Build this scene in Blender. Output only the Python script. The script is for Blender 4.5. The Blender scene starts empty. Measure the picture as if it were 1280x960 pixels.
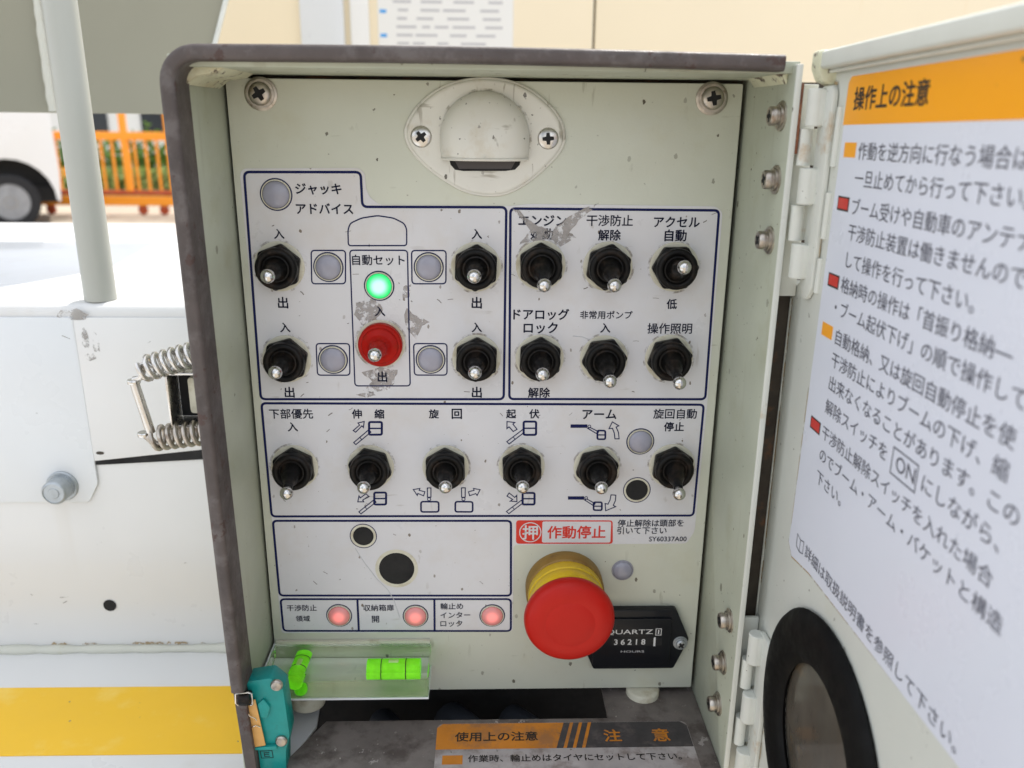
import bpy, bmesh, math, random
from mathutils import Vector, Matrix

random.seed(7)
S = bpy.context.scene
COL = S.collection
H0 = 1.4183            # height of the panel's top edge above the ground, metres

# ------------------------------------------------------------------ camera
cam = bpy.data.cameras.new('camera')
camo = bpy.data.objects.new('camera', cam)
COL.objects.link(camo)
cam.sensor_width = 36.0
cam.lens = 1047.17 / 1280 * 36.0
cam.clip_start = 0.01
cam.clip_end = 600
R_ = Matrix(((0.99954, -0.00064, -0.03043), (0.00973, 0.95398, 0.29972), (0.02884, -0.29988, 0.95354)))
AX = Matrix(((1, 0, 0), (0, 0, -1), (0, 1, 0)))       # box axes (right, up, outwards) to world axes
camo.matrix_world = Matrix.Translation((0.12, -0.4112, H0 - 0.0183)) @ (AX @ R_).to_4x4()
S.camera = camo
cam.dof.use_dof = True
cam.dof.focus_distance = 0.425
cam.dof.aperture_fstop = 10.5

# ------------------------------------------------------------------ daylight
SUN_EL, SUN_AZ = 58.0, 28.0          # the sun stands behind the box, a little to the right
w = bpy.data.worlds.new('World')
S.world = w
w.use_nodes = True
nt = w.node_tree
bg = nt.nodes['Background']
sky = nt.nodes.new('ShaderNodeTexSky')
sky.sky_type = 'NISHITA'
sky.sun_disc = False
sky.sun_elevation = math.radians(SUN_EL)
sky.sun_rotation = math.radians(SUN_AZ)
sky.air_density = 1.0
sky.dust_density = 3.0
sky.ozone_density = 0.6
tc = nt.nodes.new('ShaderNodeTexCoord')
cl = nt.nodes.new('ShaderNodeTexNoise'); cl.inputs['Scale'].default_value = 2.2; cl.inputs['Detail'].default_value = 5
rp = nt.nodes.new('ShaderNodeValToRGB'); rp.color_ramp.elements[0].position = .36; rp.color_ramp.elements[1].position = .56
mx = nt.nodes.new('ShaderNodeMix'); mx.data_type = 'RGBA'; mx.inputs[7].default_value = (9.6, 10.0, 10.7, 1)
nt.links.new(tc.outputs['Generated'], cl.inputs['Vector']); nt.links.new(cl.outputs[0], rp.inputs[0])
nt.links.new(rp.outputs[0], mx.inputs[0]); nt.links.new(sky.outputs[0], mx.inputs[6])
nt.links.new(mx.outputs[2], bg.inputs['Color'])
bg.inputs['Strength'].default_value = 0.11
sl = bpy.data.lights.new('sun', 'SUN')
sl.energy = 3.0
sl.angle = math.radians(0.5)
sl.color = (1.0, 0.955, 0.88)
so = bpy.data.objects.new('sun', sl)
COL.objects.link(so)
e, a = math.radians(SUN_EL), math.radians(SUN_AZ)
so.rotation_euler = (Vector((math.sin(a) * math.cos(e), math.cos(a) * math.cos(e), math.sin(e)))).to_track_quat('Z', 'Y').to_euler()
so.location = (0, 0, 6)
S.view_settings.view_transform = 'Standard'
S.view_settings.look = 'None'
S.view_settings.exposure = 0.62
S.view_settings.gamma = 1
S.cycles.max_bounces = 10
S.cycles.transmission_bounces = 8

# ------------------------------------------------------------------ measured layout, millimetres on the panel (x right, y up from its top edge)
TEXT = [('ジャッキ', 29.0, -50.2, 50.9), ('アドバイス', 28.7, -59.4, 56.0), ('入', 17.3, -71.5, 22.3), ('入', 112.7, -71.0, 117.8), ('出', 16.7, -105.3, 21.8), ('出', 112.5, -105.0, 117.7), ('入', 16.8, -117.9, 22.0),
 ('入', 112.5, -117.6, 117.7), ('出', 16.7, -151.9, 21.8), ('出', 112.4, -151.9, 117.6), ('自動セット', 54.3, -83.9, 79.9), ('入', 64.3, -109.5, 69.5), ('出', 64.4, -143.6, 69.3), ('エンジン', 135.4, -64.3, 158.8),
 ('始動', 141.3, -70.7, 152.4), ('干渉防止', 168.5, -64.1, 191.2), ('解除', 174.5, -71.1, 185.6), ('アクセル', 201.4, -64.6, 224.0), ('自動', 207.1, -71.1, 218.0), ('低', 210.3, -105.3, 215.6),
 ('ドアロッグ', 133.4, -110.8, 161.5), ('ロック', 138.6, -117.8, 155.9), ('非常用ポンプ', 167.0, -111.0, 193.4), ('入', 177.4, -117.7, 182.6), ('操作照明', 201.4, -117.9, 224.2), ('解除', 141.4, -152.1, 152.8),
 ('下部優先', 8.0, -163.6, 30.5), ('入', 16.9, -170.8, 22.2), ('伸', 50.4, -163.7, 55.6), ('縮', 62.0, -163.7, 67.1), ('旋', 90.1, -163.7, 95.3), ('回', 101.9, -163.7, 107.3), ('起', 130.2, -163.7, 135.4),
 ('伏', 142.2, -163.7, 147.5), ('アーム', 170.0, -164.0, 187.9), ('旋回自動', 207.2, -163.7, 230.1), ('停止', 213.2, -170.9, 223.9), ('干渉防止', 9.0, -278.2, 25.5), ('領域', 13.5, -285.0, 21.4),
 ('収納箱扉', 51.4, -278.5, 68.3), ('開', 55.8, -285.8, 59.9), ('輪止め', 94.3, -277.8, 107.0), ('インター', 94.2, -283.5, 111.0), ('ロック', 94.1, -289.0, 106.5), ('作動停止', 153.2, -232.2, 185.2),
 ('押', 139.6, -232.1, 148.1), ('停止解除は頭部を', 191.5, -226.9, 227.7), ('引いて下さい', 191.4, -231.4, 218.6), ('SY60337A00', 209.2, -236.6, 230.0)]
FRAMES = {'f1': [(5.5, -42.6), (60.3, -42.2), (60.4, -58.4), (129.5, -58.1), (128.9, -155.7), (4.4, -155.7)],
 'f2': [(131.5, -58.7), (233.0, -58.9), (233.9, -155.7), (131.8, -155.6)],
 'f3': [(4.5, -157.9), (233.4, -158.7), (232.7, -222.5), (4.9, -222.0)],
 'f4': [(5.3, -224.6), (133.3, -225.2), (133.7, -271.4), (5.6, -270.3)],
 'f5': [(5.9, -272.6), (133.7, -273.6), (133.9, -294.2), (6.1, -292.9)]}
THIN = [[(34.7, -79.4), (51.3, -79.3), (50.5, -95.7), (34.0, -95.8)], [(83.4, -79.2), (100.2, -79.1), (99.9, -95.5), (83.2, -95.6)], [(34.3, -126.2), (51.0, -126.2), (50.4, -142.8), (34.0, -142.8)],
 [(83.2, -126.1), (100.0, -126.1), (99.8, -142.7), (83.2, -142.7)], [(53.4, -79.2), (81.4, -79.1), (80.9, -148.5), (52.7, -148.5)]]
ARCH = [(52.8, -77.0), (53.0, -69.3), (54.3, -66.2), (59.8, -63.7), (67.5, -62.5), (75.1, -63.6), (80.1, -66.1), (81.3, -68.7), (81.1, -76.8)]
DIVS = [[(48.3, -273.2), (48.2, -293.2)], [(91.0, -273.6), (90.8, -293.6)]]
SHEET = [(3.4, -43.7), (5.2, -41.0), (59.3, -40.3), (62.2, -42.5), (62.5, -49.9), (64.0, -53.7), (68.8, -57.4), (132.2, -57.5), (140.0, -56.5), (178.7, -56.6), (231.4, -57.0), (234.8, -59.7), (235.2, -158.4),
 (234.1, -232.1), (230.2, -239.5), (134.9, -239.9), (135.0, -294.6), (4.9, -294.4), (4.6, -156.2)]
LAMPS = [((19.8, -52.9), 18, 'grey'), ((42.6, -87.5), 17, 'grey'), ((91.6, -87.3), 17, 'grey'), ((42.3, -134.5), 17, 'grey'), ((91.6, -134.4), 17, 'grey'), ((67.0, -96.7), 17.2, 'green'),
 ((201.2, -179.2), 16.3, 'grey'), ((37.7, -283.2), 15, 'red'), ((80.3, -283.9), 15, 'red'), ((123.3, -284.0), 15, 'red'), ((195.6, -255.9), 14, 'bare')]
HOLES = [((200.9, -207.2), 14.3, 16.8), ((53.3, -233.9), 13.2, 16.3), ((70.7, -253.9), 22.7, 27.5)]
TOGGLES = [((18.8, -87.3), (20.0, -87.2), 10), ((114.8, -87.1), (114.3, -86.8), 0), ((19.1, -134.2), (20.0, -133.2), 12), ((114.9, -133.7), (114.5, -133.1), 0), ((66.8, -126.1), (67.2, -124.4), 0),
 ((146.7, -86.1), (146.7, -90.9), 0), ((179.9, -86.5), (179.4, -90.8), 8), ((212.9, -86.6), (211.4, -82.1), 26), ((147.1, -133.5), (146.8, -133.9), 0), ((179.9, -133.8), (179.4, -137.4), 25),
 ((213.3, -133.4), (213.1, -138.3), 20), ((19.1, -193.2), (20.9, -195.7), -3), ((58.9, -193.3), (59.1, -192.6), -12), ((98.4, -193.4), (99.6, -192.5), 0), ((138.7, -193.2), (138.0, -192.5), 0),
 ((178.6, -193.8), (177.6, -193.2), 15), ((218.9, -193.0), (217.0, -196.8), 3)]
PICTO = {'arm_down': {'arm': [(172.9, -212.9), (174.1, -212.4), (178.7, -215.1), (177.9, -216.4)],
              'arrow': [(187.1, -210.0), (189.7, -210.2), (189.6, -213.4), (188.6, -216.2), (189.9, -217.0), (184.6, -219.4), (184.1, -215.1), (185.7, -215.5), (186.7, -213.0)],
              'bar': [(163.8, -210.8), (172.6, -210.8), (172.7, -212.8), (163.9, -212.7)],
              'bucket': [(177.8, -214.3), (182.3, -214.3), (182.5, -219.1), (178.0, -219.0)],
              'pin': (173.7, -211.7)},
 'arm_up': {'arm': [(173.1, -171.8), (174.3, -171.3), (178.9, -173.7), (178.3, -175.0)],
            'arrow': [(187.7, -177.7), (187.2, -174.5), (186.1, -171.8), (184.3, -172.0), (185.9, -168.2), (189.4, -170.4), (188.0, -171.1), (189.4, -174.1), (189.9, -177.7)],
            'bar': [(164.0, -169.6), (172.8, -169.6), (172.9, -171.5), (164.0, -171.5)],
            'bucket': [(178.2, -173.0), (182.4, -173.1), (182.6, -177.9), (178.4, -177.9)],
            'pin': (173.9, -170.7)},
 'ext_down': {'arm': [(51.5, -219.5), (60.0, -212.3), (60.9, -213.8), (52.6, -220.7)],
              'arrow': [(55.8, -208.9), (52.6, -211.3), (52.0, -210.1), (51.2, -213.6), (54.4, -213.6), (53.9, -212.6), (57.1, -210.3)],
              'bucket': [(60.2, -208.2), (66.5, -208.2), (66.2, -215.2), (59.9, -215.2)]},
 'ext_up': {'arm': [(50.6, -179.6), (58.8, -172.4), (59.8, -173.8), (51.7, -180.7)],
            'arrow': [(50.7, -172.9), (54.1, -169.9), (53.3, -168.7), (56.6, -167.9), (56.0, -171.2), (55.3, -170.3), (51.9, -173.8)],
            'bucket': [(59.1, -168.2), (65.7, -168.2), (65.4, -175.2), (58.8, -175.2)]},
 'luff_down': {'arm': [(130.8, -219.6), (138.7, -213.1), (139.7, -214.6), (132.1, -220.9)],
               'arrow': [(131.0, -210.5), (132.2, -208.7), (135.2, -211.3), (136.3, -210.1), (136.4, -213.8), (132.8, -213.5), (134.1, -212.5)],
               'bucket': [(139.4, -208.7), (145.8, -208.7), (145.9, -215.5), (139.5, -215.5)]},
 'luff_up': {'arm': [(130.7, -179.2), (138.9, -172.5), (139.8, -174.0), (131.9, -180.5)],
             'arrow': [(136.0, -172.3), (133.8, -169.4), (134.8, -168.5), (130.7, -168.0), (130.7, -171.9), (131.8, -170.9), (134.0, -173.5)],
             'bucket': [(139.4, -168.0), (145.9, -168.0), (146.0, -175.4), (139.5, -175.4)]},
 'swing_l': {'arm': [(88.5, -205.6), (90.4, -205.6), (90.3, -211.0), (88.4, -211.0)],
             'arrow': [(87.1, -207.8), (84.1, -207.0), (84.5, -205.9), (81.0, -206.5), (83.0, -209.9), (83.4, -208.8), (86.4, -210.2)],
             'body': [(84.9, -213.6), (94.4, -213.7), (94.3, -219.7), (84.8, -219.7)],
             'pin': (89.3, -212.2)},
 'swing_r': {'arm': [(106.7, -205.6), (108.7, -205.6), (108.6, -211.1), (106.7, -211.1)],
             'arrow': [(110.4, -207.9), (113.4, -207.1), (113.1, -206.0), (116.6, -206.7), (115.0, -210.1), (114.3, -209.0), (111.0, -210.2)],
             'body': [(103.3, -213.7), (112.6, -213.8), (112.6, -219.8), (103.2, -219.7)],
             'pin': (107.7, -212.2)}}
REDBOX = [(136.1, -224.9), (188.7, -225.2), (189.4, -239.4), (136.2, -239.1)]
REDX = 150.4
BADGE = (143.9, -232.1)
HOODPLATE = [(81.2, -24.6), (83.5, -17.4), (89.7, -9.8), (98.8, -3.6), (108.6, -0.3), (119.1, 0.8), (129.6, -0.1), (139.4, -3.5), (148.6, -9.9), (154.9, -17.0), (157.3, -25.4), (155.3, -32.1), (148.5, -39.6),
 (139.3, -47.2), (130.0, -51.9), (120.7, -53.1), (109.8, -51.3), (99.7, -46.0), (90.6, -39.3), (83.9, -32.0)]
HOODC = (119.1, -23.6)
HOODR = [98.5, 140.0, -4.8, -35.4]
HOODSLOT = [(101.8, -36.3), (136.5, -36.0), (133.0, -40.5), (104.4, -40.7)]
HOODSCREW = [(89.4, -25.8), (148.8, -26.1)]
CORNERSCREW = [(16.2, -7.1), (225.2, -6.9)]
METER = [(184.5, -278.2), (226.6, -278.6), (234.6, -297.6), (227.5, -317.0), (180.9, -316.5)]
METERSCREW = (229.9, -299.6)
METERTX = [('UARTZ', (192.0, -291.3), 213.5), ('3 6 2 1 8', (191.8, -297.7), 209.4), ('HOURS', (195.8, -303.8), 209.4)]
METERBOX = [(215.0, -289.2), (218.5, -293.5)]
ESTOP = (163.3, -265.5)
ESTOPHEAD = (163.7, -268.2)
RIM = {'bot': (-3.1, -281.8), 'left': [(-2.9, -8.9), (0.9, -326.6)], 'li': (2.8, -7.4), 'lo': (-6.1, -7.5), 'ti': (117.4, 2.7), 'to': (117.4, 9.1), 'top': [(24.9, 5.1), (236.4, 4.1)]}
WALLSCREW = [(57.6, -15.4), (58.6, -40.9), (58.3, -66.3), (56.2, -256.0), (52.8, -283.1), (51.7, -309.2)]
LEVEL = {'back': [(1.2, -295.7), (88.8, -297.3)], 'bot': (88.4, -315.7), 'front': [(1.5, -300.4), (88.7, -301.4)]}
SPACER = [(211.6, -335.7), (16.7, -335.0)]
RESIDUE = [[(55.6, -105.1), (64.4, -102.7), (68.5, -108.3), (64.8, -113.2), (59.8, -118.2), (56.7, -114.9), (54.1, -110.8)],
 [(80.1, -107.5), (83.2, -110.7), (91.1, -114.8), (87.4, -117.3), (84.8, -124.7), (81.3, -119.7), (78.7, -113.2)],
 [(56.3, -141.6), (66.2, -138.6), (75.1, -139.9), (72.9, -145.9), (71.1, -150.2), (59.9, -152.8), (58.5, -149.3), (61.9, -145.9)],
 [(132.3, -58.1), (136.9, -60.7), (144.8, -66.8), (151.9, -69.1), (157.6, -64.4), (164.1, -59.8), (174.0, -55.9), (171.4, -59.0), (164.2, -64.4), (160.5, -69.8), (163.7, -72.9), (156.0, -76.8),
  (152.0, -73.7), (143.4, -74.2), (135.6, -76.2), (138.6, -72.2), (141.7, -69.1)],
 [(79.2, -97.0), (82.7, -96.2), (81.8, -101.8), (78.2, -103.4)], [(53.4, -153.6), (60.0, -151.0), (63.2, -153.6), (58.2, -154.9)]]
CREASE = [[(48.5, -241.3), (52.9, -249.7), (59.1, -259.7), (65.0, -266.7), (68.3, -272.8), (71.5, -285.1)],
 [(163.7, -122.0), (168.6, -122.4), (172.7, -124.1), (177.6, -123.7), (180.5, -124.9), (184.1, -123.2)]]
# ------------------------------------------------------------------ helpers
def W(v):
    return Vector((v[0] / 1000, -v[2] / 1000, H0 + v[1] / 1000))

ORG = {}
def link(o, parent, org):
    COL.objects.link(o)
    ORG[o.name] = org
    if parent is not None:
        o.parent = parent
        o.location = org - ORG[parent.name]
    else:
        o.location = org
    return o

def tag(o, label=None, cat=None, group=None, kind=None):
    for k, v in (('label', label), ('category', cat), ('group', group), ('kind', kind)):
        if v: o[k] = v
    return o

def empty(name, at, parent=None):
    return link(bpy.data.objects.new(name, None), parent, W(at))

class G:
    """collects geometry in box axes (mm)"""
    def __init__(s): s.v, s.f = [], []
    def add(s, v, f):
        n = len(s.v); s.v += [tuple(p) for p in v]; s.f += [tuple(i + n for i in q) for q in f]; return s
    def box(s, x0, x1, y0, y1, z0, z1):
        v = [(x, y, z) for x in (x0, x1) for y in (y0, y1) for z in (z0, z1)]
        return s.add(v, [(0, 1, 3, 2), (4, 6, 7, 5), (0, 4, 5, 1), (2, 3, 7, 6), (0, 2, 6, 4), (1, 5, 7, 3)])
    def prism(s, poly, z0, z1, fr=None):
        """poly in the xy plane extruded z0..z1; fr maps (a,b,c) elsewhere"""
        fr = fr or (lambda a, b, c: (a, b, c))
        ar = sum(poly[i - 1][0] * poly[i][1] - poly[i][0] * poly[i - 1][1] for i in range(len(poly)))
        if ar < 0: poly = poly[::-1]
        n = len(poly)
        v = [fr(x, y, z0) for x, y in poly] + [fr(x, y, z1) for x, y in poly]
        f = [tuple(range(n))[::-1], tuple(range(n, 2 * n))] + [(i, (i + 1) % n, n + (i + 1) % n, n + i) for i in range(n)]
        return s.add(v, f)
    def lathe(s, prof, c=(0, 0, 0), axis='z', n=40, close=True):
        v, f = [], []
        for r, h in prof:
            for i in range(n):
                t = 2 * math.pi * i / n
                a, b = r * math.cos(t), r * math.sin(t)
                p = {'z': (a, b, h), 'x': (h, a, b), 'y': (b, h, a), '-x': (-h, b, a)}[axis]
                v.append((c[0] + p[0], c[1] + p[1], c[2] + p[2]))
        for k in range(len(prof) - 1):
            for i in range(n):
                j = (i + 1) % n
                f.append((k * n + i, k * n + j, (k + 1) * n + j, (k + 1) * n + i))
        if close:
            f.append(tuple(range(n))[::-1]); f.append(tuple((len(prof) - 1) * n + i for i in range(n)))
        return s.add(v, f)
    def tube(s, pts, r, n=10):
        pts = [Vector(p) for p in pts]; v, f = [], []
        up = None
        for i, p in enumerate(pts):
            d = (pts[min(i + 1, len(pts) - 1)] - pts[max(i - 1, 0)]).normalized()
            if up is None: up = d.orthogonal().normalized()
            up = (up - d * up.dot(d)).normalized(); si = d.cross(up)
            rr = r[i] if isinstance(r, (list, tuple)) else r
            for k in range(n):
                t = 2 * math.pi * k / n
                v.append(p + (up * math.cos(t) + si * math.sin(t)) * rr)
        for i in range(len(pts) - 1):
            for k in range(n):
                j = (k + 1) % n
                f.append((i * n + k, i * n + j, (i + 1) * n + j, (i + 1) * n + k))
        f.append(tuple(range(n))[::-1]); f.append(tuple((len(pts) - 1) * n + k for k in range(n)))
        return s.add(v, f)
    def strip(s, pts, wd, z, closed=False):
        """flat line of width wd along 2d points with mitred corners"""
        n = len(pts); P = [Vector(p) for p in pts]; L, Rr = [], []
        for i in range(n):
            a = P[i - 1] if (closed or i > 0) else P[i]; b = P[(i + 1) % n] if (closed or i < n - 1) else P[i]
            d1 = (P[i] - a); d2 = (b - P[i])
            if d1.length < 1e-6: d1 = d2
            if d2.length < 1e-6: d2 = d1
            d1.normalize(); d2.normalize()
            n1 = Vector((-d1.y, d1.x)); n2 = Vector((-d2.y, d2.x)); m = n1 + n2
            m = m / max(m.length_squared, .3) * 2 * wd / 2
            L.append(P[i] + m); Rr.append(P[i] - m)
        v = [(p.x, p.y, z) for p in L] + [(p.x, p.y, z) for p in Rr]
        f = [(i, n + i, n + (i + 1) % n, (i + 1) % n) for i in range(n if closed else n - 1)]
        return s.add(v, f)
    def disc(s, c, r0, r1, z, n=40):
        v = [(c[0] + r * math.cos(2 * math.pi * i / n), c[1] + r * math.sin(2 * math.pi * i / n), z) for r in (r0, r1) for i in range(n)]
        if r0 == 0: return s.add(v[n:], [tuple(range(n))])
        return s.add(v, [(i, n + i, n + (i + 1) % n, (i + 1) % n) for i in range(n)])
    def build(s, name, mat, parent=None, org=None, bevel=0, seg=2, smooth=35, world=True):
        o_ = W(org) if org is not None else (ORG[parent.name] if parent is not None else Vector((0, 0, H0)))
        me = bpy.data.meshes.new(name)
        if world: vs = [W(v) - o_ for v in s.v]
        else: vs = [Vector((v[0] / 1000, -v[2] / 1000, v[1] / 1000)) for v in s.v]
        me.from_pydata(vs, [], s.f)
        bm = bmesh.new(); bm.from_mesh(me); bmesh.ops.recalc_face_normals(bm, faces=bm.faces)
        if bevel:
            es = [e for e in bm.edges if len(e.link_faces) == 2 and e.calc_face_angle(0) > .5]
            bmesh.ops.bevel(bm, geom=es, offset=bevel / 1000, segments=seg, affect='EDGES', profile=.5, clamp_overlap=True)
        bm.to_mesh(me); bm.free()
        if smooth:
            me.polygons.foreach_set('use_smooth', [True] * len(me.polygons))
            me.set_sharp_from_angle(angle=math.radians(smooth))
        me.materials.append(mat)
        return link(bpy.data.objects.new(name, me), parent, o_)

def copy_obj(o, parent, org, rot=None):
    c = o.copy(); COL.objects.link(c); ORG[c.name] = org
    c.parent = parent; c.location = org - ORG[parent.name] if parent else org
    if rot is not None: c.rotation_euler = rot
    return c

def rnd(poly, r, k=5):
    """round the corners of a polygon"""
    out = []; n = len(poly)
    for i in range(n):
        p = Vector(poly[i]); a = Vector(poly[i - 1]); b = Vector(poly[(i + 1) % n])
        da, db = a - p, b - p; rr = min(r, da.length * .45, db.length * .45)
        A, B = p + da.normalized() * rr, p + db.normalized() * rr
        for j in range(k + 1):
            t = j / k; out.append(tuple(A * (1 - t) ** 2 + p * 2 * t * (1 - t) + B * t * t))
    return out

def ell(cx, cy, rx, ry, n=40, a0=0, a1=360):
    return [(cx + rx * math.cos(math.radians(a0 + (a1 - a0) * i / n)), cy + ry * math.sin(math.radians(a0 + (a1 - a0) * i / n))) for i in range(n + (0 if a1 - a0 == 360 else 1))]

# ------------------------------------------------------------------ materials
def mat(name, col, rough=.5, metal=0, spec=.5, var=0, vscale=40, specks=None, stain=None, bump=0, bscale=400, trans=0, ior=1.45, emit=None, es=0, coat=0, scratch=None, alpha=None, streak=None, chips=None):
    m = bpy.data.materials.new(name); m.use_nodes = True
    t = m.node_tree; N = t.nodes; L = t.links
    b = N['Principled BSDF']
    b.inputs['Roughness'].default_value = rough; b.inputs['Metallic'].default_value = metal
    b.inputs['Specular IOR Level'].default_value = spec; b.inputs['Transmission Weight'].default_value = trans
    b.inputs['IOR'].default_value = ior; b.inputs['Coat Weight'].default_value = coat
    if emit: b.inputs['Emission Color'].default_value = (*emit, 1); b.inputs['Emission Strength'].default_value = es
    g = N.new('ShaderNodeNewGeometry')
    def noise(sc, det=4, stretch=None, rgh=.55, off=(0, 0, 0)):
        mp = N.new('ShaderNodeMapping'); mp.inputs['Location'].default_value = off
        if stretch: mp.inputs['Scale'].default_value = stretch
        n = N.new('ShaderNodeTexNoise'); n.inputs['Scale'].default_value = sc; n.inputs['Detail'].default_value = det; n.inputs['Roughness'].default_value = rgh
        L.new(g.outputs['Position'], mp.inputs[0]); L.new(mp.outputs[0], n.inputs['Vector']); return n.outputs[0]
    def ramp(x, p0, p1, v0=0, v1=1):
        r = N.new('ShaderNodeMapRange'); r.inputs[1].default_value = p0; r.inputs[2].default_value = p1; r.inputs[3].default_value = v0; r.inputs[4].default_value = v1
        L.new(x, r.inputs[0]); return r.outputs[0]
    def mul(a_, b_):
        q = N.new('ShaderNodeMath'); q.operation = 'MULTIPLY'
        for i, x in enumerate((a_, b_)):
            if isinstance(x, (int, float)): q.inputs[i].default_value = x
            else: L.new(x, q.inputs[i])
        return q.outputs[0]
    def mix(fac, A, B):
        q = N.new('ShaderNodeMix'); q.data_type = 'RGBA'
        if isinstance(fac, (int, float)): q.inputs[0].default_value = fac
        else: L.new(fac, q.inputs[0])
        for i, x in ((6, A), (7, B)):
            if isinstance(x, tuple): q.inputs[i].default_value = (*x[:3], 1)
            else: L.new(x, q.inputs[i])
        return q.outputs[2]
    c = tuple(col)
    if var:
        c = mix(ramp(noise(vscale), .3, .7), tuple(x * (1 - var) for x in col), tuple(min(1, x * (1 + var)) for x in col))
    if stain:      # (colour, scale, threshold, amount)
        c = mix(mul(ramp(noise(stain[1], 6, None, .65, (3, 5, 1)), stain[2], stain[2] + .13), stain[3]), c, stain[0])
    if streak:     # vertical drips
        c = mix(mul(ramp(noise(streak[1], 4, (1, 1, .09), .6, (7, 2, 4)), streak[2], streak[2] + .12), streak[3]), c, streak[0])
    if specks:     # (colour, cells per metre, radius share, share of cells)
        for k, (sc_, rr) in enumerate(((specks[1], specks[2]), (specks[1] * 2.3, specks[2] * .8))):
            mp = N.new('ShaderNodeMapping'); mp.inputs['Location'].default_value = (k * 3.1, .7, k)
            mp.inputs['Scale'].default_value = (1, 1, 1.3) if k else (1.25, 1, .8)
            v = N.new('ShaderNodeTexVoronoi'); v.inputs['Scale'].default_value = sc_
            nn = N.new('ShaderNodeTexNoise'); nn.inputs['Scale'].default_value = 900
            ad = N.new('ShaderNodeMix'); ad.data_type = 'VECTOR'; ad.inputs[0].default_value = .0012
            L.new(g.outputs['Position'], nn.inputs['Vector']); L.new(g.outputs['Position'], ad.inputs[4]); L.new(nn.outputs[1], ad.inputs[5])
            L.new(ad.outputs[1], mp.inputs[0]); L.new(mp.outputs[0], v.inputs['Vector'])
            sp = N.new('ShaderNodeSeparateColor'); L.new(v.outputs['Color'], sp.inputs[0])
            rad = mul(ramp(sp.outputs[1], 0, 1, .25, 1), rr)
            cmp = N.new('ShaderNodeMath'); cmp.operation = 'LESS_THAN'; L.new(v.outputs['Distance'], cmp.inputs[0]); L.new(rad, cmp.inputs[1])
            gate = N.new('ShaderNodeMath'); gate.operation = 'LESS_THAN'; L.new(sp.outputs[0], gate.inputs[0]); gate.inputs[1].default_value = specks[3]
            c = mix(mul(mul(cmp.outputs[0], gate.outputs[0]), ramp(sp.outputs[2], 0, 1, .35, 1)), c, specks[0])
    if scratch:    # (colour, amount)
        for k, st in enumerate(((1.6, 1, .22), (.25, 1, 1.4), (1.1, 1, .5))):
            c = mix(mul(mul(ramp(noise(150, 3, st, .5, (k * 2, 1, k)), .665, .70), ramp(noise(30, 2, None, .5, (k, k, 9)), .5, .6)), scratch[1]), c, scratch[0])
    if chips:      # (colour, scale, threshold)
        c = mix(ramp(noise(chips[1], 6, None, .7, (1, 8, 2)), chips[2], chips[2] + .01), c, chips[0])
    if isinstance(c, tuple): b.inputs['Base Color'].default_value = (*c, 1)
    else: L.new(c, b.inputs['Base Color'])
    rr_ = ramp(noise(vscale * 1.7, 5, None, .6, (9, 1, 1)), .3, .7, max(0, rough * .75), min(1, rough * 1.25)); L.new(rr_, b.inputs['Roughness'])
    if bump:
        bp = N.new('ShaderNodeBump'); bp.inputs['Strength'].default_value = bump; bp.inputs['Distance'].default_value = .0005
        L.new(noise(bscale, 4), bp.inputs['Height']); L.new(bp.outputs[0], b.inputs['Normal'])
    if alpha:      # (scale, threshold, max)
        L.new(ramp(noise(alpha[0], 5, None, .65), alpha[1], alpha[1] + .12, 0, alpha[2]), b.inputs['Alpha'])
    return m

SPK = (.09, .075, .05)
M = {}
M['paint'] = mat('panel_paint', (.575, .59, .50), .38, var=.05, vscale=14, specks=(SPK, 95, .15, .6), stain=((.52, .50, .36), 22, .56, .35), scratch=((.36, .36, .28), .55), bump=.12, bscale=700, coat=.15)
M['wallpaint'] = mat('box_wall_paint', (.42, .445, .355), .42, var=.08, vscale=18, specks=(SPK, 85, .17, .7), stain=((.34, .34, .22), 26, .55, .4), streak=((.30, .29, .21), 90, .60, .45), bump=.2, bscale=500)
M['chippaint'] = mat('chipped_edge_paint', (.60, .60, .44), .5, var=.08, vscale=60, chips=((.10, .07, .05), 190, .58), stain=((.45, .36, .2), 60, .5, .6), bump=.3)
M['doorpaint'] = mat('door_paint', (.60, .615, .565), .36, var=.04, vscale=20, specks=(SPK, 60, .11, .5), stain=((.55, .54, .38), 18, .58, .3), bump=.15, bscale=600)
M['hingepaint'] = mat('hinge_paint', (.62, .635, .585), .35, var=.04, vscale=40, specks=(SPK, 120, .13, .5), stain=((.42, .27, .12), 45, .60, .8), bump=.2)
M['film'] = mat('label_film', (.615, .615, .635), .33, var=.035, vscale=16, specks=((.16, .13, .10), 115, .14, .5), stain=((.56, .52, .48), 15, .50, .45), scratch=((.42, .40, .38), .5), coat=.2)
M['filmw'] = mat('white_label_film', (.66, .685, .765), .3, var=.015, vscale=12, specks=((.2, .18, .16), 40, .05, .12))  # bluish base puts a missing skylight tint into the white film
M['film_side'] = mat('label_film_margin', (.50, .51, .53), .4, var=.08, vscale=120)
M['navy'] = mat('navy_ink', (.006, .010, .065), .6, spec=.2, chips=((.40, .41, .45), 520, .76))
M['ink'] = mat('dark_ink', (.006, .008, .025), .6, spec=.15)
M['doorink'] = mat('grey_ink', (.075, .075, .10), .45)
M['blackink'] = mat('black_ink', (.02, .017, .015), .5)
M['redink'] = mat('red_ink', (.62, .028, .016), .4, var=.08, vscale=90)
M['redsq'] = mat('red_print', (.55, .03, .02), .4)
M['orange'] = mat('orange_print', (.88, .36, .006), .35, var=.03, vscale=14, specks=((.3, .14, .02), 60, .06, .2))
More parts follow.
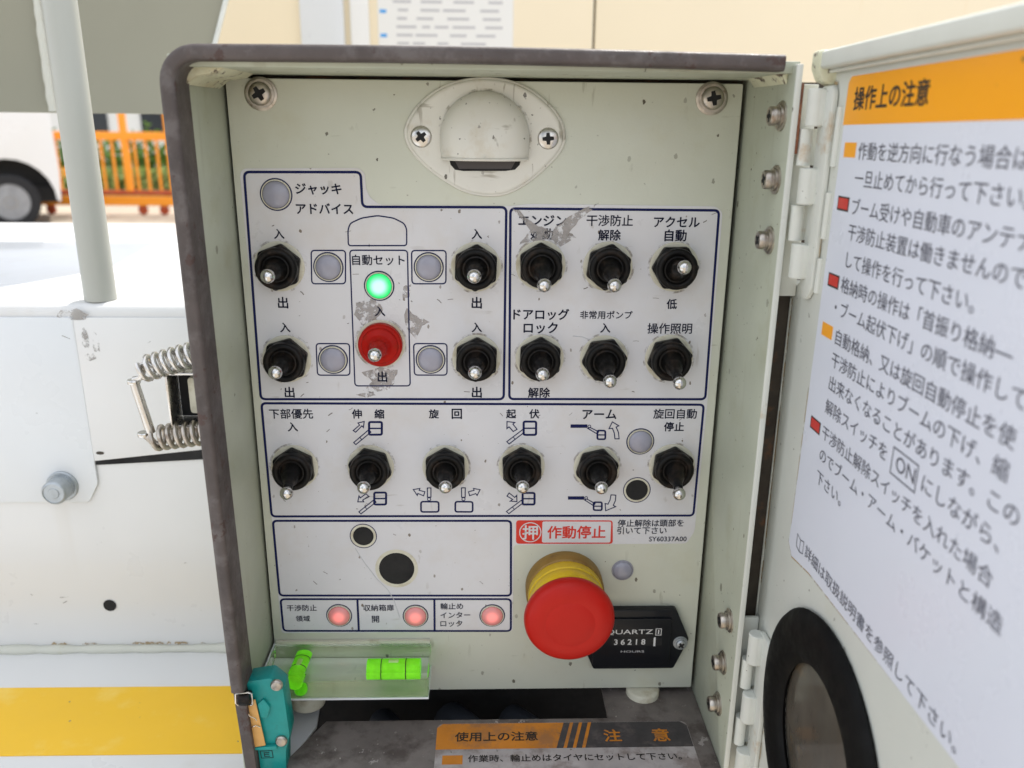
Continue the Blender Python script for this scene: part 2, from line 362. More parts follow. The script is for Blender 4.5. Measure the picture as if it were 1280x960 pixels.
M['dorange'] = mat('dirty_orange_print', (.58, .21, .02), .55, var=.12, vscale=50, stain=((.22, .12, .07), 70, .5, .6), specks=((.12, .07, .04), 190, .12, .4))
M['dwhite'] = mat('dirty_white_print', (.40, .37, .36), .6, var=.15, vscale=60, stain=((.16, .12, .10), 55, .48, .65), specks=((.08, .06, .05), 160, .12, .5))
M['dgrey'] = mat('dirty_black_print', (.055, .05, .05), .6, var=.2, vscale=80, stain=((.16, .13, .12), 90, .5, .5))
M['tray'] = mat('dirty_tray_metal', (.17, .148, .135), .6, var=.25, vscale=35, stain=((.06, .045, .04), 40, .48, .75), specks=((.4, .36, .32), 170, .11, .5), chips=((.33, .30, .28), 120, .63), bump=.4, bscale=300)
M['trim'] = mat('weathered_rubber', (.072, .058, .054), .55, var=.25, vscale=50, stain=((.14, .125, .12), 85, .52, .5), chips=((.06, .035, .03), 75, .60), streak=((.10, .06, .05), 60, .6, .5), bump=.5, bscale=500)
M['boot'] = mat('black_rubber', (.0045, .0042, .004), .40, spec=.22, var=.2, vscale=200, bump=.1, bscale=900, stain=((.04, .026, .018), 110, .52, .6))
M['bootred'] = mat('red_rubber', (.40, .008, .004), .45, spec=.2, var=.1, vscale=120, stain=((.18, .03, .01), 110, .56, .5), bump=.15)
M['washer'] = mat('cream_washer', (.60, .58, .47), .45, var=.06, vscale=110, stain=((.36, .29, .17), 95, .52, .5))
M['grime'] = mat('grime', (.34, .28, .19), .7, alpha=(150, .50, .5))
M['residue'] = mat('glue_residue', (.46, .43, .41), .6, var=.12, vscale=120, stain=((.20, .17, .15), 160, .55, .7), alpha=(230, .42, .58))
M['chrome'] = mat('polished_metal', (.62, .61, .59), .2, 1, stain=((.25, .22, .2), 500, .6, .6))
M['steel'] = mat('brushed_steel', (.62, .60, .57), .28, 1, var=.08, vscale=120)
M['dirtysteel'] = mat('tarnished_steel', (.46, .42, .37), .38, 1, var=.2, vscale=250, stain=((.16, .10, .06), 200, .54, .6), bump=.08, bscale=500)
M['zinc'] = mat('zinc_plated_bolt', (.42, .45, .47), .45, .75, var=.12, vscale=120, bump=.35, bscale=600)
M['hole'] = mat('dark_recess', (.008, .008, .009), .7)
M['gap'] = mat('shadow_gap_steel', (.05, .04, .03), .7, var=.3, vscale=80, stain=((.16, .07, .03), 60, .55, .8))  # dark base puts gap shade into the steel colour, rust stains on top
M['rust'] = mat('rusty_edge', (.16, .06, .03), .8, var=.3, vscale=150, stain=((.35, .15, .06), 200, .55, .7))
M['hood'] = mat('hood_paint', (.70, .69, .63), .36, var=.03, vscale=40, specks=((.05, .04, .03), 130, .15, .5), scratch=((.25, .22, .16), .7), stain=((.55, .48, .36), 50, .56, .45), coat=.2)
M['lens'] = mat('unlit_lens', (.30, .30, .36), .22, var=.05, vscale=200, coat=.4)
def radial(name, inner, outer, es0, es1, r, base):
    m = mat(name, base, .2, coat=.3); t = m.node_tree
    c = t.nodes.new('ShaderNodeTexCoord'); ln = t.nodes.new('ShaderNodeVectorMath'); ln.operation = 'LENGTH'
    sp = t.nodes.new('ShaderNodeSeparateXYZ'); cb = t.nodes.new('ShaderNodeCombineXYZ')
    t.links.new(c.outputs['Object'], sp.inputs[0]); t.links.new(sp.outputs[0], cb.inputs[0]); t.links.new(sp.outputs[2], cb.inputs[1])
    t.links.new(cb.outputs[0], ln.inputs[0])
    rp_ = t.nodes.new('ShaderNodeMapRange'); rp_.interpolation_type = 'SMOOTHSTEP'; rp_.inputs[1].default_value = r * .25; rp_.inputs[2].default_value = r * .85
    t.links.new(ln.outputs['Value'], rp_.inputs[0])
    mx_ = t.nodes.new('ShaderNodeMix'); mx_.data_type = 'RGBA'; mx_.inputs[6].default_value = (*[q * es0 for q in inner], 1); mx_.inputs[7].default_value = (*[q * es1 for q in outer], 1)
    t.links.new(rp_.outputs[0], mx_.inputs[0]); b_ = t.nodes['Principled BSDF']
    t.links.new(mx_.outputs[2], b_.inputs['Emission Color']); b_.inputs['Emission Strength'].default_value = 1
    return m
M['ledgreen'] = radial('lit_green_lens', (.35, 1, .55), (.0, .62, .14), 1.25, .62, .0066, (.05, .5, .15))
M['ledred'] = radial('lit_red_lens', (1, .20, .17), (.60, .10, .09), .50, .10, .0056, (.62, .26, .25))
M['estopred'] = mat('red_plastic', (.46, .013, .008), .38, spec=.25, var=.04, vscale=60, specks=((.35, .02, .02), 90, .05, .2), bump=.05)
M['estopyel'] = mat('yellow_plastic', (.70, .47, .012), .4, var=.07, vscale=60, stain=((.40, .24, .02), 70, .55, .6), bump=.1)
M['estopring'] = mat('dark_ochre_plastic', (.26, .15, .03), .45, var=.2, vscale=60, stain=((.12, .05, .02), 60, .5, .7))  # base band, darker and browner than the yellow collar
M['meter'] = mat('black_plastic', (.007, .008, .011), .4, spec=.25, var=.1, vscale=60, coat=.2)
M['white'] = mat('white_print', (.62, .62, .62), .5)
M['acrylic'] = mat('clear_acrylic', (.97, 1.0, .88), .03, trans=1, ior=1.2)
M['vial'] = mat('glowing_green_vial', (.30, .82, .04), .15, trans=.25, ior=1.1, emit=(.14, .8, .01), es=.16, var=.2, vscale=150)  # slight emission paints a glow into the vials, which are no lamps
M['bubble'] = mat('air_bubble', (.55, .85, .25), .1, coat=.5)
M['teal'] = mat('teal_plastic', (.008, .24, .22), .38, var=.1, vscale=120, stain=((.02, .1, .1), 150, .58, .5), bump=.15)
M['amber'] = mat('ochre_lever', (.60, .33, .10), .4, var=.1, vscale=150)
M['gasket'] = mat('black_gasket', (.0045, .0045, .0045), .6, spec=.15, var=.2, vscale=60, bump=.1, bscale=700)
M['pane'] = mat('dirty_pane_painted_view', (.085, .075, .06), .12, spec=.5, var=.4, vscale=25, stain=((.26, .16, .06), 24, .56, .5), trans=.05, ior=1.45, streak=((.10, .08, .06), 50, .5, .6))  # brown and orange paint the blurred view and reflections in the glass, plus dirt
M['vwhite'] = mat('white_vehicle_paint', (.70, .70, .69), .32, streak=((.55, .50, .42), 14, .60, .30), var=.03, vscale=6, specks=((.3, .24, .18), 24, .04, .12), stain=((.70, .66, .61), 5, .52, .3), bump=.05, bscale=60, coat=.25)
M['vwhite2'] = mat('white_plate_paint', (.70, .72, .735), .30, var=.02, vscale=6, bump=.05, bscale=60, coat=.25)
M['vyellow'] = mat('yellow_stripe_paint', (.86, .51, .022), .4, var=.03, vscale=14, specks=((.35, .24, .1), 110, .09, .35), stain=((.9, .66, .16), 18, .56, .5))
M['boom'] = mat('boom_paint', (.27, .265, .205), .45, var=.04, vscale=5)
M['weld'] = mat('weld_bead', (.55, .55, .48), .5, bump=.8, bscale=200, stain=((.4, .36, .2), 60, .6, .6))
M['scuff'] = mat('scuffed_paint', (.34, .32, .30), .6, alpha=(120, .46, .8))
M['cream'] = mat('cream_body_paint', (.85, .74, .54), .35, var=.03, vscale=2, streak=((.80, .50, .18), 9, .64, .6))
M['paper'] = mat('notice_paper', (.80, .80, .78), .6)
M['bprint'] = mat('blue_print', (.05, .35, .8), .5)
M['gprint'] = mat('faint_grey_print', (.5, .5, .52), .6)
M['tyre'] = mat('tyre_rubber', (.02, .02, .022), .8)
M['railing'] = mat('orange_railing_paint', (.90, .32, .02), .45)
M['railred'] = mat('dark_red_skid_paint', (.42, .07, .02), .5)
M['asphalt'] = mat('tan_concrete_ground', (.42, .36, .28), .9, var=.08, vscale=.8, stain=((.5, .42, .32), .5, .5, .5), bump=.3, bscale=30)  # tan concrete colour with random paler patches
M['leafa'] = mat('hedge_leaves', (.16, .27, .06), .6, var=.4, vscale=3)
M['leafb'] = mat('pale_hedge_leaves', (.36, .44, .16), .6, var=.3, vscale=3)
M['truckw'] = mat('parked_truck_paint', (.80, .80, .80), .3, var=.01, vscale=1)
M['glassdark'] = mat('dark_glass', (.03, .035, .04), .08)
M['gap2'] = mat('slot_grey_brown', (.07, .06, .06), .4)  # flat grey-brown for the inside of the hood slot
M['rust2'] = mat('ochre_edge_grime', (.42, .30, .16), .7, alpha=(90, .42, .8))
M['rimgrey'] = mat('grey_wheel_rim', (.30, .31, .33), .35, .3, var=.15, vscale=9)
M['scuff2'] = mat('nicked_film', (.16, .14, .13), .6)
M['postp'] = mat('post_paint', (.40, .41, .375), .35, var=.03, vscale=5)
M['cable'] = mat('cable_sheath', (.03, .035, .045), .5)

# ------------------------------------------------------------------ text
def text_poly(s, bold=0.0):
    v, f = text_poly0(s)
    if bold <= 0: return [p + (0,) for p in v], f
    V, F_ = [], []
    for k, (a_, b_) in enumerate(((0, 0), (1, 0), (-1, 0), (0, 1), (0, -1), (.7, .7), (-.7, -.7), (.7, -.7), (-.7, .7))):
        n = len(V); V += [(p[0] + a_ * bold, p[1] + b_ * bold, k) for p in v]; F_ += [tuple(i + n for i in q) for q in f]
    return V, F_

def text_poly0(s):
    cu = bpy.data.curves.new('t', 'FONT'); cu.body = s; cu.size = 1; cu.resolution_u = 3
    o = bpy.data.objects.new('t', cu); COL.objects.link(o)
    me = bpy.data.meshes.new_from_object(o.evaluated_get(bpy.context.evaluated_depsgraph_get()))
    v = [tuple(p.co[:2]) for p in me.vertices]; f = [tuple(p.vertices) for p in me.polygons]
    bpy.data.objects.remove(o); bpy.data.curves.remove(cu); bpy.data.meshes.remove(me)
    return v, f

def FRONT(z): return lambda a_, b_: (a_, b_, z)
def text(name, s, x0, x1, yc, fr, m, parent, bold=.012, hs=1.0, kx=None, lift=(0, 0, 1)):
    """fit the string's box to x0..x1, centred on yc; kx gives mm per em instead of x1"""
    v, f = text_poly(s, bold)
    if not v: return None
    ax, bx = min(p[0] for p in v), max(p[0] for p in v); ay, by = min(p[1] for p in v), max(p[1] for p in v)
    k = kx if kx else (x1 - x0) / (bx - ax)
    em = .38
    g = G()
    for p in v:
        X = x0 + (p[0] - (0 if kx else ax)) * k
        Y = yc + (p[1] - ((ay + by) / 2 if kx is None else em)) * k * hs
        q_ = fr(X, Y); g.v.append(tuple(q_[i] + lift[i] * p[2] * .006 for i in range(3)))
    g.f = f
    return g.build(name, m, parent, smooth=0)

# ------------------------------------------------------------------ the setting
g = G()
g.add([(-90000, -1400, 60000), (90000, -1400, 60000), (90000, -1400, -120000), (-90000, -1400, -120000)], [(0, 1, 2, 3)])
tag(g.build('ground', M['asphalt'], smooth=0), kind='structure')

# ------------------------------------------------------------------ control box
BOX = tag(empty('control_box', (120, -338, 0)), 'pale green steel control box with its door open, toggle switches and a red stop button', 'control box')
D = 62

# back plate of controls
pl = G(); 
pl.prism(rnd([(0.3, -.8), (239.7, -.8), (239.7, -333.5), (0.3, -333.5)], 1), -2.5, 0)
PANEL = pl.build('panel_plate', M['paint'], BOX, bevel=.5)

# housing walls: left, top, right, back
g = G(); g.box(-4.5, -1.2, -352, 2, -95, D - 6); LW = g.build('side_wall', M['wallpaint'], BOX, bevel=.4)
g = G(); g.prism([(-95, 4), (-95, -350), (D - 3, -350), (D, -346), (D, 3.8)], 242, 245, lambda a_, b_, c_: (c_, b_, a_)); RW = g.build('side_wall', M['wallpaint'], BOX, bevel=.5)
g = G(); g.box(-4.5, 245, .8, 5.4, -95, D - 4); g.build('top_wall', M['wallpaint'], BOX, bevel=.4)
g = G(); g.box(-4.5, 245, -440, 5, -98, -95.2); g.build('back_wall', M['gap'], BOX)
# corner gusset with chipped paint at upper left, and the front lip of the right wall
g = G(); g.prism([(-1, 2), (17, 2), (12, -1.2), (4, -2.4), (-1, -6)], 6, 52, None); g.build('corner_fillet', M['chippaint'], BOX, bevel=.6)
g = G(); g.prism([(236.5, 2), (241.9, 2), (241.9, -3.2), (239.6, -.2)], 10, 54, None); g.build('corner_fillet', M['chippaint'], BOX, bevel=.5)
g = G(); g.box(242.2, 244.8, -345, 4.2, D - 3, D + .6); g.build('front_flange', M['hingepaint'], BOX, bevel=.4)
# recess frame behind the plate; the gap's shade is put into its dark colour
g = G(); g.box(-1, 242, -330, 2, -12, -9); g.build('inner_frame', M['gap'], BOX)

# rubber edge trim swept round the rim
def sweep(path, prof):
    """path: 2d points; prof: (across, z) closed loop"""
    P_ = [Vector(p) for p in path]; v, f = [], []; m_ = len(prof)
    for i, p in enumerate(P_):
        d = (P_[min(i + 1, len(P_) - 1)] - P_[max(0, i - 1)]).normalized(); n_ = Vector((-d.y, d.x))
        for a_, z_ in prof: q = p + n_ * a_; v.append((q.x, q.y, z_))
    for i in range(len(P_) - 1):
        for k in range(m_):
            j = (k + 1) % m_; f.append((i * m_ + k, i * m_ + j, (i + 1) * m_ + j, (i + 1) * m_ + k))
    f.append(tuple(range(m_))); f.append(tuple((len(P_) - 1) * m_ + k for k in range(m_))[::-1])
    return v, f
arc = [(8.7 - 11.8 * math.cos(math.radians(t)), -6.2 + 11.8 * math.sin(math.radians(t))) for t in range(0, 91, 9)]
path = [(-0.9 + .15, -284.0)] + [(-3.1 + 2.2 * (k / 12) ** 1.6, -6.2 - 277 * k / 12) for k in range(11, 0, -1)] + arc + [(12 + (236.4 - 12) * k / 30, 5.6 + .45 * math.sin(k / 30 * math.pi * 1.1) - 1.2 * (k / 30) ** 2) for k in range(1, 31)]
hw = 3.1
prof = []
for cx_, cz_, a0 in ((hw - 2.0, D + 1.8, 0), (-hw + 2.0, D + 1.8, 90), ):
    for t in range(0, 91, 18): prof.append((cx_ + 2.0 * math.cos(math.radians(a0 + t)), cz_ + 2.0 * math.sin(math.radians(a0 + t))))
prof += [(-hw, D - 13), (-hw + 1.3, D - 13.6), (hw - 1.3, D - 13.6), (hw, D - 13)]
g = G(); g.add(*sweep(path, prof)); TRIM = g.build('rubber_trim', M['trim'], BOX, smooth=50)
g = G(); g.prism([(-4.2, -284.2), (1.4, -284.2), (4.6, -350), (-1.2, -350)], D - 8, D - .6); g.build('bare_flange', M['trim'], BOX, bevel=.6)

# ---- label sheet with its printing
g = G(); g.prism(rnd(SHEET, 2.2, 4), .02, .28); SH = g.build('label_sheet', M['film'], BOX, bevel=0, smooth=0)
z1, z2 = .36, .42
for k, (nm, fr_) in enumerate(FRAMES.items()):
    g = G(); g.strip(rnd(fr_, 2.4 if nm != 'f1' else 2.6, 6), 1.25 if nm != 'f5' else 1.2, z1, True); g.build('printed_frame', M['navy'], SH, smooth=0)
for q in THIN:
    g = G(); g.strip(rnd(q, 1.8, 5), .68, z1, True); g.build('printed_frame', M['navy'], SH, smooth=0)
g = G(); g.strip(rnd(ARCH, 1.4, 4), .66, z1, True); g.build('printed_frame', M['navy'], SH, smooth=0)
for q in DIVS:
    g = G(); g.strip(q, 1.2, z1 + .02); g.build('printed_line', M['navy'], SH, smooth=0)
for s, x0, yc, x1 in TEXT:
    if s in ('作動停止',): m_, b_ = M['redink'], .022
    elif s == '押': m_, b_ = M['film'], .02
    elif s.startswith('SY'): m_, b_ = M['ink'], .01
    else: m_, b_ = M['ink'], ((.022 if len(s) < 3 or ord(s[0]) < 0x3100 else .013) if yc > -224 else .011)
    text('printed_text', s, x0, x1, yc, FRONT(z2 + (.1 if s == '押' else 0)), m_, SH, b_)
for nm, d in PICTO.items():
    g = G()
    g.strip(d['arrow'], .55, z1, True)
    if 'bar' in d: g.prism(d['bar'], z1 - .05, z1 + .02); g.disc(d['pin'], .55, .95, z1 + .03, 16)
    g.strip(d['arm'], .55, z1 + .01, True)
    if 'bucket' in d:
        q = d['bucket']; t_ = 1.15 if 'arm_' not in nm else .95
        g.strip(rnd(q, .9, 3), t_, z1 + .04, True)
        g.strip([((q[0][0] + q[3][0]) / 2, (q[0][1] + q[3][1]) / 2), ((q[1][0] + q[2][0]) / 2, (q[1][1] + q[2][1]) / 2)], t_ * .7, z1 + .05)
        if 'arm_' not in nm:
            a_ = d['arm']; m1 = [a_[0][i] * .6 + a_[1][i] * .4 for i in (0, 1)]; m2 = [a_[3][i] * .6 + a_[2][i] * .4 for i in (0, 1)]; g.strip([m1, m2], .42, z1 + .02)
    if 'body' in d: g.strip(rnd(d['body'], 1.3, 4), .95, z1, True); g.disc(d['pin'], .65, 1.1, z1 + .03, 18)
    g.build('printed_pictogram', M['navy'], SH, smooth=0)
g = G(); g.prism(rnd(REDBOX, 1.8, 4), z1 - .06, z1 - .02); g.build('red_sign_border', M['redink'], SH, smooth=0)
g = G(); g.prism(rnd([(REDX, REDBOX[0][1] - .75), (REDBOX[1][0] - .8, REDBOX[1][1] - .75), (REDBOX[1][0] - .7, REDBOX[2][1] + .8), (REDX, REDBOX[3][1] + .7)], .9, 3), z1, z1 + .02); g.build('red_sign_field', M['film'], SH, smooth=0)
g = G(); g.disc(BADGE, 5.5, 6.05, z2 + .04, 40); g.build('badge_ring', M['film'], SH, smooth=0)
for iq, q in enumerate(RESIDUE):
    qq = []
    for i in range(len(q)):
        a_, b_ = Vector(q[i - 1]), Vector(q[i])
        for t in (.0, .33, .66):
            p = a_.lerp(b_, t); qq.append((p.x + random.uniform(-.5, .5), p.y + random.uniform(-.5, .5)))
    g = G(); g.prism(qq, *((z2 + .05, z2 + .11) if iq == 3 else (z1 - .07, z1 - .035))); g.build('glue_residue', M['residue'], SH, smooth=0)
for q in CREASE:
    g = G(); g.tube([(p[0], p[1], .35) for p in q], .22, 6); g.build('film_crease', M['film_side'], SH)

g = G(); rs = random.Random(11)
for k in range(60):
    x_, y_ = rs.uniform(8, 230), rs.uniform(-268, -60)
    if x_ > 130 and y_ < -222: continue
    L2 = rs.uniform(.6, 3.2); an = rs.uniform(-.9, .9)
    g.strip([(x_, y_), (x_ + L2 * .5 * math.cos(an), y_ + L2 * .5 * math.sin(an) + rs.uniform(-.3, .3)), (x_ + L2 * math.cos(an), y_ + L2 * math.sin(an))], rs.uniform(.18, .5), z1 - .04)
tag(g.build('nick_marks', M['scuff2'], SH, smooth=0), kind='stuff')
# grime rings and cream washers under each switch
def mmr(px, y): return px / (2.66 + y * .00125)     # radius measured in the photograph, to mm

# ---- indicator lamps
LB = {}
def lamp(c, r, kind):
    R0 = mmr(r, c[1]); z0 = .3 if kind != 'bare' else 0
    key = (kind, round(R0, 1))
    part = empty('indicator_lamp', (c[0], c[1], z0), BOX)
    g = G(); g.lathe([(R0 * 1.02, 0), (R0 * 1.02, .5), (R0 * 1.0, .8), (R0 * .94, .8), (R0 * .93, .2)], close=False, n=40)
    g.build('bezel', M['washer'] if kind != 'bare' else M['lens'], part, world=False)
    if kind != 'bare':
        g = G(); g.disc((0, 0), R0 * 1.03, R0 * 1.11, .1); g.build('printed_ring', M['navy'], part, world=False, smooth=0)
        g = G(); g.disc((0, 0), R0 * .90, R0 * .95, .62); g.build('shadow_ring', M['hole'], part, world=False, smooth=0)  # flat dark ring paints the shade between lens and bezel
    ml = {'grey': M['lens'], 'bare': M['lens'], 'green': M['ledgreen'], 'red': M['ledred']}[kind]
    Rl = R0 * .91
    g = G(); g.lathe([(Rl, .1), (Rl, .9), (Rl * .95, 1.35), (Rl * .8, 1.9), (Rl * .55, 2.35), (Rl * .25, 2.6), (.01, 2.65)], n=40)
    g.build('lens', ml, part, world=False, smooth=60)
    if kind == 'green': part['label'] = 'lit green round indicator lamp'
    if kind == 'red': part['label'] = 'dim red round indicator lamp'
for c, r, kd in LAMPS: lamp(c, r, kd)

# ---- empty mounting holes
for c, r, R1 in HOLES:
    rr, RR = mmr(r, c[1]), mmr(R1, c[1])
    part = empty('open_hole', (c[0], c[1], .3), BOX)
    g = G(); g.disc((0, 0), rr, RR, .12); g.build('paint_ring', M['washer'], part, world=False, smooth=0)
    if r < 20:
        g = G(); g.disc((0, 0), RR, RR + .45, .14); g.build('printed_ring', M['navy'], part, world=False, smooth=0)
    g = G(); g.disc((0, 0), 0, rr, .16); g.build('dark_hole', M['hole'], part, world=False, smooth=0)

# ---- toggle switches
proto = {}
def toggle_meshes(red):
    k = 'bootred' if red else 'boot'
    if k in proto: return proto[k]
    R6 = 11.7
    hexa = [(R6 * math.sin(math.radians(60 * i)), R6 * math.cos(math.radians(60 * i))) for i in range(6)]
    g = G()
    if red:
        g.lathe([(11.0, 0), (11.0, 3.6), (10.2, 4.6), (8.9, 4.8), (7.3, 4.2)], n=48, close=False)
    else:
        g.prism(hexa, 0, 4.6)
    o = g.build('boot_base', M[k], None, org=(0, 0, 0), bevel=0 if red else 1.0, seg=3)
    g = G()
    # rubber bell: flange, groove, cone
    if red: pr_ = [(9.4, 3.9), (9.2, 5.4), (8.4, 6.2), (6.6, 6.5), (5.4, 7.6), (4.7, 9.5), (4.1, 10.5), (4.3, 11.5), (3.7, 13.2), (2.9, 14.5), (2.6, 17.0), (2.4, 22.4), (1.6, 22.8), (.05, 22.8)]
    else: pr_ = [(10.1, 4.0), (10.1, 7.2), (9.7, 8.2), (9.0, 8.6), (7.4, 8.6), (6.5, 7.6), (5.8, 7.7), (5.2, 9.6), (4.4, 12.0), (4.1, 13.0), (4.2, 13.9), (3.5, 15.2), (2.8, 16.6), (2.55, 19), (2.35, 22.6), (1.6, 22.9), (.05, 22.9)]
    g.lathe(pr_, n=44, close=False)
    b = g.build('rubber_boot', M[k], None, org=(0, 0, 0), smooth=50)
    g = G(); g.lathe([(1.8, 0), (1.8, 3.2), (2.6, 3.6), (3.15, 4.6), (3.3, 5.7), (3.1, 6.9), (2.4, 8.0), (1.4, 8.6), (.05, 8.8)], n=28)
    t = g.build('lever_tip', M['chrome'], None, org=(0, 0, 0), smooth=60)
    for q in (o, b, t): COL.objects.unlink(q)
    proto[k] = (o, b, t); return proto[k]
def shear_to(meobj, dx, dy, zt):
    """copy of a mesh leaning towards (dx,dy) at height zt, growing from z=5"""
    m2 = meobj.data.copy()
    for v in m2.vertices:
        z = -v.co.y * 1000
        if z > 8:
            k = (z - 8) / (zt - 8); v.co.x += dx / 1000 * k; v.co.z += dy / 1000 * k
    o = bpy.data.objects.new(meobj.name.split('.')[0], m2); return o
gw = G(); gw.lathe([(12.3, 0), (12.2, .3), (11.6, .42), (11.0, .42)], n=48, close=True)
wash = gw.build('toggle_switch', M['washer'], None, org=(0, 0, 0)); COL.objects.unlink(wash)
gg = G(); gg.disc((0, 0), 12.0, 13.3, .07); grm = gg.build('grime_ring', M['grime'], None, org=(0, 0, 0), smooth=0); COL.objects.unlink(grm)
for i, (c, tp, rt) in enumerate(TOGGLES):
    red = i == 4
    o_, b_, t_ = toggle_meshes(red)
    part = bpy.data.objects.new('toggle_switch', wash.data); link(part, BOX, W((c[0], c[1], .4)))
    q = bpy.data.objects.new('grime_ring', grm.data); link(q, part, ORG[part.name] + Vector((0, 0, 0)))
    hx = bpy.data.objects.new('boot_base', o_.data); link(hx, part, ORG[part.name] + Vector((0, -.0003, 0))); hx.rotation_euler = (0, math.radians(rt + random.uniform(-3, 3)), 0)
    dx_, dy_ = tp[0] - c[0], tp[1] - c[1]
    bb = shear_to(b_, dx_ * .8, dy_ * .8, 24); link(bb, part, ORG[part.name] + Vector((0, -.0003, 0)))
    tt = bpy.data.objects.new('lever_tip', t_.data); link(tt, part, ORG[part.name] + Vector((dx_ * .78 / 1000, -.0218, dy_ * .78 / 1000)))
    dirv = Vector((dx_ * .2, -5.5, dy_ * .2)).normalized()
    tt.rotation_euler = Vector((0, -1, 0)).rotation_difference(dirv).to_euler()
    if red: part['label'] = 'toggle switch in a red rubber boot'

# ---- screws
def pan_screw(name, at, parent, r=4.0, h=2.6, washer=7.2, axis='z', mt='dirtysteel', cross=True, ang=20, thick=1.0, cyl=False):
    """cross-recessed pan head on a spring washer and flat washer; at = centre on the surface"""
    part = empty(name, at, parent)
    g = G(); g.lathe([(washer, 0), (washer, thick * .8), (washer - .4, thick), (r * .8, thick)], axis=axis, n=36); g.build('washer', M[mt], part, world=False)
    g = G(); g.lathe([(r * 1.22, thick), (r * 1.22, thick + .9), (r, thick + .95)], axis=axis, n=32); g.build('spring_washer', M[mt], part, world=False)
    z0 = thick + .9
    g = G(); g.lathe([(r, z0), (r * .9, z0 + .3), (r * .9, z0 + .8), (r, z0 + 1.1), (r, z0 + h * .85), (r * .9, z0 + h), (.02, z0 + h)] if cyl else [(r, z0), (r, z0 + h * .45), (r * .93, z0 + h * .75), (r * .72, z0 + h * .96), (r * .4, z0 + h), (.02, z0 + h)], axis=axis, n=32); g.build('screw_head', M[mt], part, world=False, smooth=50)
    if cross:
        g = G(); a_, b_ = r * .62, r * .17
        pts = []
        for k in range(4):
            t = math.radians(90 * k + ang); d = Vector((math.cos(t), math.sin(t))); n_ = Vector((-d.y, d.x))
            pts += [tuple(d * a_ - n_ * b_), tuple(d * a_ + n_ * b_), tuple((d + n_).normalized() * b_ * 1.9)]
        if axis == 'z': fr_ = lambda x, y, z: (x, y, z)
        else: fr_ = lambda x, y, z: (-z, y, x)
        g.prism(pts, z0 + h - .25, z0 + h + .06, fr_); g.build('cross_recess', M['hole'], part, world=False, smooth=0)
    return part
for k, c in enumerate(CORNERSCREW): pan_screw('corner_screw', (c[0], c[1] - .5, 0), BOX, 5.2, 2.8, 7.5, ang=(30, 12)[k])
def wall_screws():
    for k, (z, y) in enumerate(WALLSCREW):
        pan_screw('hinge_screw', (242, y, z - 6.5), BOX, 3.9, 3.6, 6.0, axis='-x', mt='dirtysteel', ang=25 * k, cyl=True)
wall_screws()

# ---- lamp hood
HP = empty('hood_cover', (HOODC[0], HOODC[1], 0), BOX)
HP['label'] = 'white domed light hood on an almond shaped plate'
from mathutils import noise as mnoise
def smooth_closed(pts, k=4):
    out = []; n = len(pts)
    for i in range(n):
        p0, p1, p2, p3 = [Vector(pts[(i + j - 1) % n]) for j in range(4)]
        for t in [q / k for q in range(k)]:
            out.append(tuple(.5 * ((2 * p1) + (p2 - p0) * t + (2 * p0 - 5 * p1 + 4 * p2 - p3) * t * t + (3 * p1 - p0 - 3 * p2 + p3) * t ** 3)))
    return out
hp = smooth_closed(HOODPLATE)
def ring_stack(levels, c):
    g = G(); n = len(levels[0][0])
    for poly, z in levels:
        for x, y in poly: g.v.append((x, y, z))
    for k in range(len(levels) - 1):
        for i in range(n): j = (i + 1) % n; g.f.append((k * n + i, k * n + j, (k + 1) * n + j, (k + 1) * n + i))
    g.f.append(tuple((len(levels) - 1) * n + i for i in range(n)))
    return g
def scl(poly, c, s): return [(c[0] + (x - c[0]) * s, c[1] + (y - c[1]) * s) for x, y in poly]
cc = (119.2, -26)
ring_stack([(hp, 0), (hp, .8), (scl(hp, cc, .985), 1.3), (scl(hp, cc, .965), 1.35), (scl(hp, cc, .955), 1.9), (scl(hp, cc, .935), 2.3), (scl(hp, cc, .90), 2.4)], cc).build('hood_plate', M['hood'], HP, smooth=50)
# dome: half-dome open at the bottom, with a rolled lip
cx, cy, rx, ry = 119.2, -35.6, 21.0, 31.0
base = [(cx + 20.2, cy), (cx + 20.7, cy + 3.5), (cx + 21, cy + 7)] + [(cx + 21 * math.cos(math.pi * i / 32), -26.2 + 21 * math.sin(math.pi * i / 32)) for i in range(1, 32)] + [(cx - 21, cy + 7), (cx - 20.7, cy + 3.5), (cx - 20.2, cy)]
g = G(); NB = 16; NA = len(base) - 1
for b in range(NB + 1):
    ph = math.pi / 2 * b / NB
    rr = math.cos(ph); hh = 11.5 * math.sin(ph) ** .85
    for x, y in base: g.v.append((cx + (x - cx) * rr, cy + (y - cy) * rr, 2.3 + hh))
for b in range(NB):
    for a_ in range(NA):
        i = b * (NA + 1) + a_; g.f.append((i, i + 1, i + NA + 2, i + NA + 1))
dome = g.build('dome', M['hood'], HP, smooth=70)
sm = dome.modifiers.new('thickness', 'SOLIDIFY'); sm.thickness = .0012; sm.offset = -1
g = G(); g.tube([(cx - 20.0 * math.cos(math.pi * i / 28), cy + .1, 2.4 + 11.4 * max(0, math.sin(math.pi * i / 28)) ** .85) for i in range(29)], .7, 8)
g.build('dome_lip', M['hood'], HP)
g = G(); g.prism([(102.0, -34.2), (136.6, -34.2), (135.6, -38.2), (133.4, -40.4), (129, -41.0), (109, -41.2), (105, -40.6), (103, -38.4)], 2.42, 2.5); g.build('dark_slot', M['hole'], HP, smooth=0)
g = G(); g.prism([(105.0, -36.6), (133.6, -36.6), (131.6, -40.0), (107, -40.2)], 2.52, 2.56); g.build('slot_grey_patch', M['gap2'], HP, smooth=0)  # grey-brown patch laid over the dark slot
